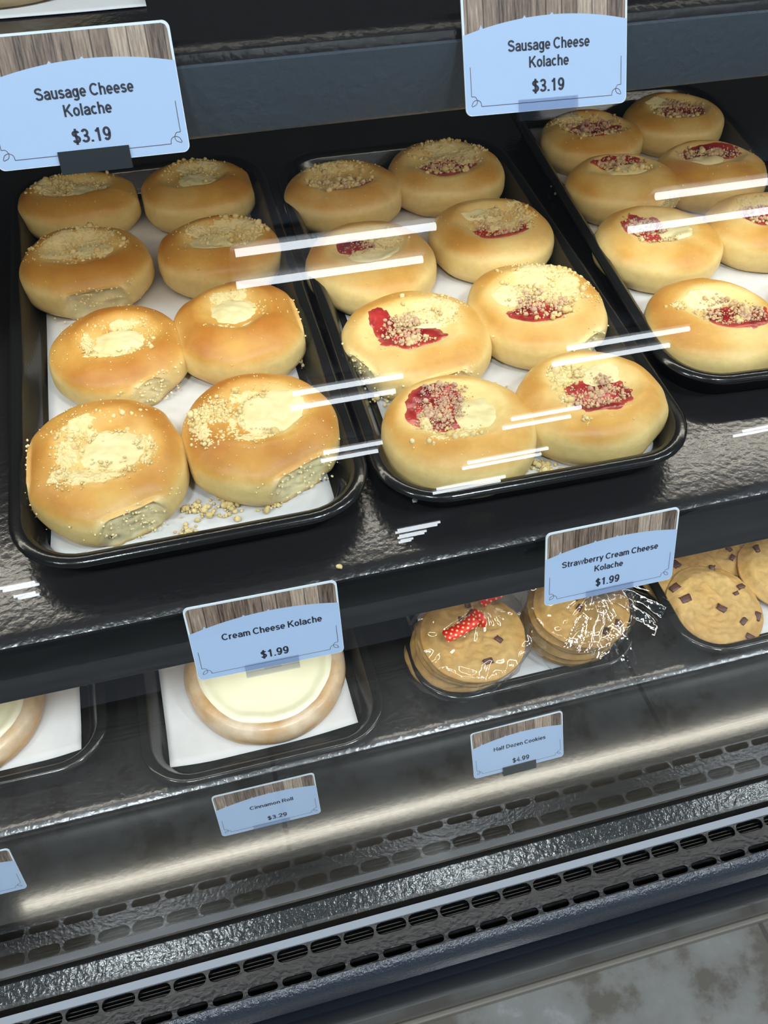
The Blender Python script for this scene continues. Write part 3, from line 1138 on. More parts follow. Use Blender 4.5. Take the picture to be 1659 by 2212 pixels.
K.append(('strawberry kolache, jam under crumbs, second row right of the middle tray', 0.2486, 0.5796, dict(a=.0500, b=.0465, bake=.34, flats=[(195, .97, 0)], crater=(.02, .05, .60, .54, 0.22), jam=[(.08, -.18, .52, .28)], cream=[(-.05, .34, .40, .16)], streusel=[(.10, .05, .50, .38, 330, .15, 1.2), (.08, -.18, .42, .20, 150, .55, 1.1), (.50, .2, .3, .5, 170, 0, .9)], specks=40), 's'))
K.append(('strawberry kolache with a red crescent, third row left of the middle tray', 0.1554, 0.4693, dict(a=.0525, b=.0505, bake=.26, flats=[(205, .93, 1), (-80, .93, 1), (5, .97, 0)], crater=(-.08, .03, .64, .54, 0.19), jam=[(-.42, .20, .20, .36), (-.10, -.16, .46, .26)], cream=[(.05, .16, .42, .24)], streusel=[(-.20, -.02, .26, .32, 190, .45, 1.25), (.30, .30, .48, .34, 260, .02, .9), (-.15, -.28, .3, .1, 50, .2, 1.2)], specks=50), 's'))
K.append(('strawberry kolache, crumbs over its right side, third row right of the middle tray', 0.2485, 0.4812, dict(a=.0510, b=.0530, bake=.32, flats=[(188, .95, 0), (-62, .93, 1)], crater=(-.06, -.02, .64, .56, 0.20), jam=[(-.10, -.26, .52, .26)], cream=[(-.25, .16, .42, .24)], streusel=[(.30, .30, .68, .62, 560, 0, 1.05), (.02, -.12, .45, .26, 220, .42, 1.15), (.1, -.4, .3, .08, 20, 0, 1.9)], specks=60), 's'))
K.append(('strawberry kolache with large red jam and round cream, front left of middle tray', 0.1553, 0.3745, dict(a=.0500, b=.0465, bake=.26, h=.038, flats=[(10, .97, 0)], crater=(-.05, .12, .64, .58, 0.17), jam=[(-.24, .22, .46, .52)], cream=[(.17, .02, .31, .34)], streusel=[(-.16, .34, .34, .36, 420, .55, .85), (-.34, .0, .24, .28, 160, .45, .9), (-.20, -.36, .44, .14, 200, 0, 1.05), (-.45, -.1, .08, .3, 70, 0, 1.1)], specks=50), 's'))
K.append(('strawberry kolache with big crumb lump behind jam, front right of middle tray', 0.246, 0.3790, dict(a=.0505, b=.0450, bake=.34, h=.038, flats=[(188, .97, 0), (-50, .96, 0)], crater=(-.02, .08, .62, .58, 0.21), jam=[(.02, -.12, .52, .46)], cream=[(.14, .26, .36, .26)], streusel=[(-.24, .36, .26, .22, 340, 0, 1.3), (.02, -.12, .36, .32, 300, .42, 1.1), (-.45, -.05, .1, .3, 50, 0, 1.2), (-.35, -.62, .06, .08, 12, 0, 1.2)], specks=30), 's'))
# --- right tray
K.append(('strawberry kolache below the right $3.19 tag, back left of the right tray', 0.3890, 0.706, dict(a=.0475, b=.0420, bake=.34, crater=(.02, .05, .62, .54, 0.22), jam=[(.02, -.05, .56, .48)], streusel=[(.02, -.02, .56, .50, 330, .55, 1.15), (-.25, .45, .5, .2, 160, 0, 1.0), (-.1, -.35, .5, .14, 60, .1, 1.7), (-.5, .1, .12, .3, 50, .1, 1.5)], specks=40), 's'))
K.append(('strawberry kolache with jam ringed by crumbs, back right of the right tray', 0.4796, 0.722, dict(a=.0480, b=.0420, bake=.30, crater=(.02, .02, .60, .54, 0.22), jam=[(.08, -.04, .52, .44)], cream=[(-.18, .34, .36, .18)], streusel=[(.10, .05, .48, .36, 280, .45, 1.2), (.0, -.38, .4, .1, 50, .05, 1.7), (-.45, 0, .1, .3, 40, 0, 1.4)], specks=20), 's'))
K.append(('strawberry kolache, jam behind lumpy cream, second row left of the right tray', 0.3830, 0.6255, dict(a=.0500, b=.0430, bake=.36, flats=[(-55, .94, 1)], crater=(.06, .26, .60, .46, 0.21), jam=[(.02, .50, .48, .22)], cream=[(.14, .20, .40, .22)], streusel=[(.05, .46, .42, .20, 140, .4, 1.3), (.22, .12, .3, .12, 22, 0, 2.6)], specks=20), 's'))
K.append(('strawberry kolache with jam ridge at back, second row right of the right tray', 0.4675, 0.628, dict(a=.0500, b=.0440, bake=.36, crater=(.02, .24, .64, .50, 0.21), jam=[(.12, .38, .58, .34)], cream=[(-.12, .12, .40, .20)], streusel=[(-.05, .36, .4, .2, 130, .4, 1.3), (.3, .3, .3, .2, 90, .35, 1.2), (-.05, .45, .3, .2, 14, 0, 2.8)], specks=30), 's'))
K.append(('strawberry kolache with jam at left and round cream, third row left of the right tray', 0.372, 0.5377, dict(a=.0500, b=.0470, bake=.34, crater=(-.02, .16, .56, .54, 0.21), jam=[(-.18, .22, .42, .44)], cream=[(.20, -.06, .30, .28)], streusel=[(-.18, .18, .30, .34, 190, .5, 1.1), (-.42, .15, .08, .4, 50, .1, 1.4), (-.1, -.28, .3, .1, 40, .2, 1.4)], specks=20), 's'))
K.append(('strawberry kolache mostly behind a glass streak, third row right of the right tray', 0.468, 0.540, dict(a=.0510, b=.0430, bake=.34, crater=(.05, .10, .60, .54, 0.21), jam=[(.0, .05, .50, .40)], cream=[(.15, -.22, .4, .2)], streusel=[(.0, .1, .45, .35, 230, .45, 1.1), (.1, .5, .5, .15, 90, 0, 1.0)], specks=20), 's'))
K.append(('oval strawberry kolache with cream behind jam, front left of the right tray', 0.3655, 0.4355, dict(a=.0490, b=.0480, bake=.40, flats=[(-30, .97, 0)], crater=(.14, .08, .62, .52, 0.21), jam=[(.26, -.16, .50, .34)], cream=[(.02, .34, .40, .22)], streusel=[(.18, .02, .46, .30, 280, .32, 1.2), (.3, -.2, .3, .2, 90, .5, 1.1), (-.55, .22, .12, .1, 60, 0, 1.1), (.2, -.2, .06, .14, 14, 0, 2.2)], specks=30), 's'))
K.append(('kolache cut off by the right edge of the photo, front right of the right tray', 0.476, 0.434, dict(a=.0480, b=.0460, bake=.36, crater=(.05, .08, .60, .52, 0.20), jam=[(.1, -.1, .4, .3)], cream=[(.0, .3, .36, .2)], streusel=[(.1, .0, .45, .3, 160, .3, 1.1)], specks=20), 's'))
for i, (lab, x, y, sp, g) in enumerate(K):
    kolache(lab, x, y, sp, i + 1, g)


# --- loose crumbs
def crumb_pile(label, pts, ground, seed, n=16, spread=0.006, rmax=0.0024):
    items = []
    cx = sum(p[0] for p in pts) / len(pts)
    cy = sum(p[1] for p in pts) / len(pts)
    for (x, y) in pts:
        for _ in range(n):
            r = min(0.0008 * math.exp(abs(rng.normal()) * 0.55), rmax)
            dx, dy = rng.normal() * spread, rng.normal() * spread * 0.8
            k = rng.uniform()
            items.append((x - cx + dx, y - cy + dy, r * 0.7 + max(0, 0.002 - abs(dx) * 0.5) * rng.uniform(), r, CRUMB * (1 - k) + CRUMB_PALE * k))
    o = lumps_mesh('loose_crumbs', items, None, (cx, cy, ground + H))
    tag(o, label, 'crumbs', kind='stuff')
    return o


ZP = ZM + TF + 0.0013
crumb_pile('pale crumbs scattered on parchment between the two front cream cheese kolaches', [(-0.004, 0.364), (0.008, 0.361), (0.004, 0.369), (-0.014, 0.368)], ZP, 1, 26, 0.004)
crumb_pile('small crumbs on parchment in front of the dark golden kolache', [(0.029, 0.359), (0.035, 0.361)], ZP, 2, 12, 0.0035)
crumb_pile('crumb cluster on parchment in front of the torn front left kolache', [(-0.019, 0.3535), (-0.022, 0.349)], ZP, 3, 12, 0.003, 0.0016)
crumb_pile('crumbs on parchment between the two front strawberry kolaches', [(0.2035, 0.349), (0.206, 0.345), (0.2015, 0.354)], ZP, 4, 22, 0.0035)
crumb_pile('few crumbs on parchment in the gap between the middle strawberry kolaches', [(0.2015, 0.425), (0.198, 0.414)], ZP, 5, 12, 0.003, 0.0016)
crumb_pile('crumbs at the front left corner of the middle tray beside the kolache', [(0.124, 0.344), (0.128, 0.345)], ZP, 6, 14, 0.003)
crumb_pile('row of crumbs in front of the oval kolache in the right tray', [(0.352, 0.4010), (0.361, 0.4000), (0.372, 0.3995), (0.344, 0.4045)], ZP, 7, 9, 0.003)
crumb_pile('crumbs clinging beside the torn right edge of the squarish kolache', [(0.0815, 0.497), (0.0805, 0.487), (0.0795, 0.480)], ZP - 0.0005, 8, 14, 0.0025)
crumb_pile('crumbs on parchment left of the back left strawberry kolaches in the right tray', [(0.3465, 0.668), (0.350, 0.660), (0.3445, 0.655)], ZP, 9, 10, 0.004)
crumb_pile('crumbs between the two back kolaches of the right tray', [(0.432, 0.697), (0.435, 0.687), (0.445, 0.680)], ZP, 10, 10, 0.004)
crumb_pile('crumbs between the two left kolaches of the middle tray', [(0.128, 0.428), (0.116, 0.436), (0.140, 0.424)], ZP, 11, 12, 0.004)
crumb_pile('two stray crumbs on the middle shelf edge above the Cream Cheese Kolache tag', [(0.0618, 0.3065)], ZM, 12, 3, 0.0012, 0.0016)


# ------------------------------------------------------------------ iced rolls
def iced_roll(label, x, y, R, seed):
    root = empty('iced_roll', (x, y, ZL + TF + 0.0014 + H))
    tag(root, label, 'pastry', 'iced rolls on the lowest shelf')
    NT, NR = 128, 30
    hgt = 0.021

    def ring_r(th):
        return R * (1 + 0.03 * noise.noise(Vector((math.cos(th) * 1.1 + seed, math.sin(th) * 1.1, 2))))
    prof = [(0.0, 0.013), (0.70, 0.0140), (0.76, 0.0160), (0.80, 0.0190), (0.845, hgt), (0.885, hgt * 0.985), (0.925, hgt * 0.92), (0.96, hgt * 0.80), (0.985, hgt * 0.62), (1.0, hgt * 0.42), (0.998, hgt * 0.25), (0.985, hgt * 0.1), (0.96, 0.0)]
    V, C = [], []
    for rr, z in prof:
        for i in range(NT):
            th = 2 * math.pi * i / NT
            r = ring_r(th) * rr
            p = (r * math.cos(th), r * math.sin(th), z)
            n1, n2 = nz(p, 40, seed), nz(p, 120, seed + 1)
            V.append((p[0] * (1 + 0.01 * n1), p[1] * (1 + 0.01 * n1), z + (0.0009 * n1 + 0.0003 * n2 if z > 0.002 else 0)))
            k = min(max(0.50 + 0.9 * n1 + 0.3 * n2 + (0.35 if z < 0.013 and rr > .95 else -0.1), 0), 1)
            C.append(np.array([0.66, 0.52, 0.37]) * (1 - k) + np.array([0.52, 0.30, 0.12]) * k)
    F = []
    for k in range(len(prof) - 1):
        for i in range(NT):
            j = (i + 1) % NT
            F.append((k * NT + i, (k + 1) * NT + i, (k + 1) * NT + j, k * NT + j))
    F.append(tuple((len(prof) - 1) * NT + i for i in range(NT))[::-1])
    o = mesh_obj('dough_ring', V, F, M['ring'], root, np.array(C))
    V, C = [], []
    for k in range(NR + 1):
        rho = k / NR
        for i in range(NT):
            th = 2 * math.pi * i / NT
            edge = 0.835 + 0.035 * noise.noise(Vector((math.cos(th) * 2.4 + seed, math.sin(th) * 2.4, 7))) + 0.015 * noise.noise(Vector((math.cos(th) * 8 + seed, math.sin(th) * 8, 1)))
            r = ring_r(th) * edge * rho
            p = (r * math.cos(th), r * math.sin(th), 0)
            n1 = nz(p, 26, seed + 5)
            z = 0.0178 + 0.0020 * rho ** 4 + 0.0010 * n1 + 0.0026 * float(sstep(0.78, 0.94, rho)) - 0.0030 * float(sstep(0.95, 1.0, rho))
            V.append((p[0], p[1], z))
            e = float(sstep(0.88, 1.0, rho))
            C.append(np.array([0.90, 0.85, 0.60]) * (1 - 0.45 * e) + np.array([0.70, 0.66, 0.60]) * 0.45 * e)
    F = []
    for k in range(NR):
        for i in range(NT):
            j = (i + 1) % NT
            F.append((k * NT + i, (k + 1) * NT + i, (k + 1) * NT + j, k * NT + j))
    mesh_obj('icing', V, F, M['icing'], root, np.array(C))
    return root


iced_roll('whole round ivory-iced roll on parchment behind the Cream Cheese Kolache tag', 0.0145, 0.4165, 0.0705, 2.0)
iced_roll('ivory-iced roll cut off by the left edge of the photo', -0.2435, 0.4430, 0.0705, 8.0)


# ------------------------------------------------------------------ cookies
def cookie(label, x, y, z, R, th, seed, chunks=6, group='loose cookies', tilt=(0, 0), lift_chunks=True, detail=True, spots=None):
    root = empty('chocolate_chunk_cookie', (x, y, z + H))
    root.rotation_euler = (tilt[0], tilt[1], 0)
    tag(root, label, 'cookie', group)
    NT, NR = 110, 44 if detail else 8
    V, C = [], []

    def out(a):
        return R * (1 + 0.030 * noise.noise(Vector((math.cos(a) * 1.4 + seed, math.sin(a) * 1.4, seed))) + 0.012 * noise.noise(Vector((math.cos(a) * 5 + seed, math.sin(a) * 5, 2))))

    def top(px, py):
        rho = math.hypot(px, py) / R
        base = th * (1 - 0.62 * float(sstep(0.72, 1.02, rho)))
        c = min(1.0, 2.2 * abs(nz((px, py, 0), 120, seed)) + 0.35 * abs(nz((px, py, 0), 60, seed)))
        return base - 0.0017 * (1 - c) * (1 - rho * 0.5) + 0.0009 * nz((px, py, 0), 50, seed + 3) + 0.0004 * nz((px, py, 0), 210, seed + 6)
    for k in range(NR + 1):
        rho = k / NR
        for i in range(NT):
            a = 2 * math.pi * i / NT
            r = out(a) * rho
            px, py = r * math.cos(a), r * math.sin(a)
            V.append((px, py, top(px, py)))
            n1 = nz((px, py, 0), 40, seed)
            n2 = abs(nz((px, py, 0), 120, seed))
            k_ = min(max(0.35 + 0.5 * n1 + 0.45 * float(sstep(0.7, 1.0, rho)), 0), 1)
            c = np.array([0.58, 0.38, 0.145]) * (1 - k_) + np.array([0.50, 0.28, 0.085]) * k_
            C.append(c * (0.92 + 0.14 * min(1, n2 * 3) + 0.10 * nz((px, py, 0), 210, seed + 6)))
    for zz, sc_ in ((th * 0.18, 1.006), (0.0, 0.97)):
        for i in range(NT):
            a = 2 * math.pi * i / NT
            r = out(a) * sc_
            V.append((r * math.cos(a), r * math.sin(a), zz))
            C.append(np.array([0.44, 0.24, 0.075]))
    F = []
    for k in range(NR + 2):
        for i in range(NT):
            j = (i + 1) % NT
            F.append((k * NT + i, (k + 1) * NT + i, (k + 1) * NT + j, k * NT + j))
    F.append(tuple((NR + 2) * NT + i for i in range(NT))[::-1])
    mesh_obj('cookie_dough', V, F, M['cookie'], root, np.array(C))
    r_ = random.Random(int(seed * 97))
    pl = spots or [(r_.uniform(0.12, 0.88), r_.uniform(0, 2 * math.pi), r_.uniform(0, 3), r_.uniform(0.7, 1.1)) for _ in range(chunks)]
    for (rr, a, rot, szf) in pl:
        px, py = rr * R * math.cos(a), rr * R * math.sin(a)
        bm = bmesh.new()
        bmesh.ops.create_cube(bm, size=1.0)
        bmesh.ops.subdivide_edges(bm, edges=bm.edges, cuts=2, use_grid_fill=True)
        for v_ in bm.verts:
            n = noise.noise(v_.co * 2.3 + Vector((seed, rr * 9, a)))
            q = v_.co * (1 + 0.30 * n)
            v_.co = Vector((q.x * 0.0076 * szf, q.y * 0.0050 * szf, q.z * 0.0040))
        me = bpy.data.meshes.new('chocolate_chunk')
        bm.to_mesh(me)
        bm.free()
        ca = me.color_attributes.new('Col', 'FLOAT_COLOR', 'POINT')
        ca.data.foreach_set('color', np.tile(np.array([0.12, 0.052, 0.040, 1], dtype=np.float32), len(me.vertices)))
        me.polygons.foreach_set('use_smooth', [True] * len(me.polygons))
        me.materials.append(M['choc'])
        o = bpy.data.objects.new('chocolate_chunk', me)
        COL.objects.link(o)
        o.parent = root
        o.location = (px, py, top(px, py) - 0.0003)
        o.rotation_euler = (r_.uniform(-.3, .3), r_.uniform(-.3, .3), rot)
    return root


ZC = ZL + TF + 0.0014
cookie('big whole chocolate chunk cookie lying in front at lower right', 0.4325, 0.3785, ZC + 0.0045, 0.0455, 0.0095, 1.3, tilt=(math.radians(5), math.radians(0)),
       spots=[(.62, 2.72, .15, 1.35), (.14, -1.2, 2.2, 1.15), (.62, -0.95, .6, 1.0), (.86, -0.55, .9, 1.1), (.90, -1.15, 2.5, 1.1), (.55, .25, .2, .7), (.75, .35, .2, .9), (.86, 2.40, .3, 1.2), (.92, -1.9, .3, .5), (.92, 1.15, 1.2, 1.0)])
cookie('chocolate chunk cookie mostly hidden under the big whole cookie, at its left', 0.4255, 0.425, ZC, 0.044, 0.009, 4.1, chunks=5)
cookie('chocolate chunk cookie behind the big whole cookie, lying flat', 0.4890, 0.452, ZC, 0.0445, 0.009, 6.2, chunks=6)
cookie('chocolate chunk cookie cut off by the right edge of the photo', 0.5190, 0.3985, ZC + 0.006, 0.0440, 0.0095, 9.4, chunks=9, tilt=(math.radians(4), 0))
NAMES = ['bottom', 'second from bottom', 'third from bottom', 'third from top', 'second from top', 'topmost']
for pk, (bx, by, tx, ty, R, lbl, sd) in enumerate([(0.1825, 0.3945, 0.1915, 0.3810, 0.0455, 'left', 20.0), (0.2900, 0.3945, 0.2925, 0.3870, 0.0430, 'right', 50.0)]):
    for k in range(6):
        t = k / 5
        jx = 0.0018 * math.sin(k * 2.4 + pk)
        cookie(f'{NAMES[k]} cookie of the six in the {lbl} cellophane pack', bx + (tx - bx) * t + jx, by + (ty - by) * t + 0.0014 * math.cos(k * 1.9), ZC + 0.0004 + k * 0.0092, R * (0.985 + 0.02 * math.sin(k * 3.1)), 0.0094, sd + k * 3.3,
               chunks=5 if k == 5 else 3, group=f'cookies in the {lbl} cellophane pack', detail=(k == 5))


def cello_bag(label, x, y, topx, topy, R, ztop, seed, neck, flaps):
    root = empty('cookie_bag', (x, y, ZC + H))
    tag(root, label, 'bag', 'cellophane cookie packs')
    NT, NV = 150, 46
    V = []
    nx, ny = neck[0] - x, neck[1] - y
    for k in range(NV + 1):
        t = k / NV
        for i in range(NT):
            a = 2 * math.pi * i / NT
            fold = math.sin(a * 17 + 2.5 * noise.noise(Vector((math.cos(a) * 2, math.sin(a) * 2, seed)))) * 0.5 + noise.noise(Vector((math.cos(a) * 6 + seed, math.sin(a) * 6, t * 3)))
            if t < 0.42:
                q = t / 0.42
                s = q
                cx, cy = (topx - x) * s, (topy - y) * s
                bul = R + 0.0035 + 0.0045 * abs(noise.noise(Vector((math.cos(a) * 3 + seed, math.sin(a) * 3, q * 2.5)))) + 0.0012 * fold
                if q < 0.1:
                    bul -= 0.003 * (1 - q / 0.1)
                px, py, pz = cx + bul * math.cos(a), cy + bul * math.sin(a), 0.0002 + (ztop - 0.002) * q
            else:
                q = (t - 0.42) / 0.58
                q = min(q, 1.0)
                rr = (R + 0.0045) * (1 - q) ** 0.92 + 0.0050 * q
                rr += 0.0012 * fold * (1 - q)
                e = q ** 1.3
                cx = (topx - x) * (1 - e) + nx * e
                cy = (topy - y) * (1 - e) + ny * e
                pz = ztop + 0.0030 * (1 - 2 * abs(noise.noise(Vector((math.cos(a) * (1 - q) * 4.5 + seed, math.sin(a) * (1 - q) * 4.5, 2))))) * (1 - q) + 0.0035 * math.sin(min(q * 4, 1.57)) + 0.010 * q ** 5 + 0.0016 * fold * (0.25 + q) * (1 - q * 0.5) + 0.001
                px, py = cx + rr * math.cos(a), cy + rr * math.sin(a)
            V.append((px, py, pz))
    F = []
    for k in range(NV):
        for i in range(NT):
            j = (i + 1) % NT
            F.append((k * NT + i, k * NT + j, (k + 1) * NT + j, (k + 1) * NT + i))
    mesh_obj('film_wrap', V, F, M['cello'], root)
    # gathered tails above the tie
    for fi, (pts, half) in enumerate(flaps):
        n, m = 34, 22
        V = []
        P = [np.array(p) for p in pts]
        for k in range(n + 1):
            t = k / n
            c = P[0] * (1 - t) ** 2 + P[1] * 2 * t * (1 - t) + P[2] * t * t
            d = (P[1] - P[0]) * 2 * (1 - t) + (P[2] - P[1]) * 2 * t
            d /= np.linalg.norm(d)
            side = np.array([-d[1], d[0], 0.0])
            side /= max(np.linalg.norm(side), 1e-6)
            wdt = 0.004 + (half - 0.004) * t ** 0.8
            for i in range(m + 1):
                s = (i / m - 0.5) * 2
                amp = 0.0035 * (1 - t) + 0.0022
                zf = amp * math.sin(s * 7 + fi * 2 + seed) * 0.6 + amp * 1.3 * noise.noise(Vector((s * 2.2 + seed + fi * 5, t * 3.5, 0)))
                rag = 0.003 * noise.noise(Vector((s * 4, seed + fi, 0))) * t
                p = c + side * s * wdt + d * rag + np.array([0, 0, zf])
                V.append((p[0] - x, p[1] - y, p[2] - ZC))
        F = []
        for k in range(n):
            for i in range(m):
                a = k * (m + 1) + i
                F.append((a, a + 1, a + m + 2, a + m + 1))
        mesh_obj('gathered_film', V, F, M['cello_top'], root)
    return root


ZB = 0.0565
bag1 = cello_bag('clear cellophane pack of cookies tied with a red dotted ribbon', 0.1825, 0.3945, 0.1915, 0.3810, 0.0460, ZB, 3.0, (0.203, 0.394),
                 [([(0.203, 0.394, ZC + 0.068), (0.206, 0.405, ZC + 0.085), (0.214, 0.425, ZC + 0.080)], 0.026)])
bag2 = cello_bag('clear cellophane pack of cookies with its gathered tail flopped to the front', 0.2900, 0.3945, 0.2925, 0.3870, 0.0435, ZB, 7.0, (0.303, 0.388),
                 [([(0.303, 0.388, ZC + 0.066), (0.298, 0.368, ZC + 0.078), (0.276, 0.338, ZC + 0.052)], 0.019),
                  ([(0.303, 0.388, ZC + 0.066), (0.306, 0.362, ZC + 0.074), (0.308, 0.322, ZC + 0.040)], 0.013),
                  ([(0.303, 0.388, ZC + 0.066), (0.325, 0.378, ZC + 0.078), (0.352, 0.352, ZC + 0.058)], 0.022)])


def ribbon_strip(name, pts, width, parent, ox, oy, updir=(0, 0, 1)):
    n = len(pts)
    V, UV = [], []
    L = 0.0
    for i, p in enumerate(pts):
        p = np.array(p)
        a = np.array(pts[max(0, i - 1)])
        b = np.array(pts[min(n - 1, i + 1)])
        d = (b - a) / np.linalg.norm(b - a)
        s = np.cross(d, np.array(updir))
        s /= np.linalg.norm(s)
        if i:
            L += float(np.linalg.norm(p - np.array(pts[i - 1])))
        for k in (-1, 0, 1):
            q = p + s * width / 2 * k + np.array(updir) * (0.0004 if k == 0 else 0)
            V.append((q[0] - ox, q[1] - oy, q[2] - ZC))
            UV.append((L / 0.0058, (k + 1) * width / 2 / 0.0058))
    F = []
    for i in range(n - 1):
        for k in range(2):
            a = i * 3 + k
            F.append((a, a + 1, a + 4, a + 3))
    o = mesh_obj(name, V, F, M['ribbon'], parent)
    uv = o.data.uv_layers.new(name='UVMap')
    for lp in o.data.loops:
        uv.data[lp.index].uv = UV[lp.vertex_index]
    sm = o.modifiers.new('thickness', 'SOLIDIFY')
    sm.thickness = 0.0004
    return o


zt = ZC + ZB
rb = empty('ribbon', (0, 0, 0))
rb.parent = bag1
ribbon_strip('ribbon_tail', [(0.1955, 0.386, zt + .0150), (0.188, 0.382, zt + .0120), (0.180, 0.3795, zt + .0105), (0.172, 0.3775, zt + .0095), (0.163, 0.3755, zt + .0090)], 0.0118, rb, 0.1825, 0.3945, (0, 0, 1))
ribbon_strip('ribbon_knot', [(0.1915, 0.3900, zt + .0135), (0.1945, 0.3840, zt + .0165), (0.1965, 0.3795, zt + .0160), (0.1955, 0.3750, zt + .0120)], 0.0085, rb, 0.1825, 0.3945, (-0.75, -0.2, 0.62))
ribbon_strip('ribbon_tail', [(0.201, 0.396, zt + .0160), (0.208, 0.398, zt + .0190), (0.218, 0.401, zt + .0180), (0.230, 0.405, zt + .0160)], 0.0095, rb, 0.1825, 0.3945, (0.1, -0.5, 0.86))
rb2 = empty('ribbon', (0, 0, 0))
rb2.parent = bag2
ribbon_strip('ribbon_tail', [(0.300, 0.392, zt + .0110), (0.306, 0.388, zt + .0120), (0.313, 0.386, zt + .0110)], 0.006, rb2, 0.2900, 0.3945)

# bread on the top shelf
parchment('grey-looking parchment strip on the top shelf under the pale pastry', [(-0.200, 0.478), (0.012, 0.4785), (0.012, 0.66), (-0.200, 0.66)], ZT, [], 8)
tl = empty('iced_loaf', (-0.062, 0.557, ZT + 0.002 + H))
tag(tl, 'pale pastry with a brown edge on the top shelf, in the upper left corner', 'pastry')
V, C, F = [], [], []
NT, NR = 60, 18
for k in range(NR + 1):
    t = k / NR * math.pi / 2
    for i in range(NT):
        a = 2 * math.pi * i / NT
        rr = math.sin(t) ** 0.6
        p = (0.072 * rr * math.cos(a), 0.070 * rr * math.sin(a), 0.030 * math.cos(t) ** 0.7)
        n1 = nz(p, 40, 3)
        V.append((p[0], p[1], p[2] + 0.001 * n1))
        kk = float(sstep(0.024, 0.012, p[2])) if p[2] > 0 else 1
        kk = float(1 - sstep(0.006, 0.020, p[2])) * (0.7 + 0.6 * n1)
        C.append(np.clip(np.array([0.70, 0.62, 0.40]) * (1 - kk) + np.array([0.34, 0.20, 0.08]) * kk, 0.02, 0.9))
for k in range(NR):
    for i in range(NT):
        j = (i + 1) % NT
        F.append((k * NT + i, (k + 1) * NT + i, (k + 1) * NT + j, k * NT + j))
F.append(tuple(NR * NT + i for i in range(NT))[::-1])
mesh_obj('loaf', V, F, M['ring'], tl, np.array(C))

# ------------------------------------------------------------------ price tags
CW, CH = 0.0856, 0.0540


def arc(cx, cy, rx, ry, a0, a1):
    n = max(5, int(abs(a1 - a0) / 12))
    return [(cx + rx * math.cos(math.radians(a0 + (a1 - a0) * i / n)), cy + ry * math.sin(math.radians(a0 + (a1 - a0) * i / n))) for i in range(n + 1)]


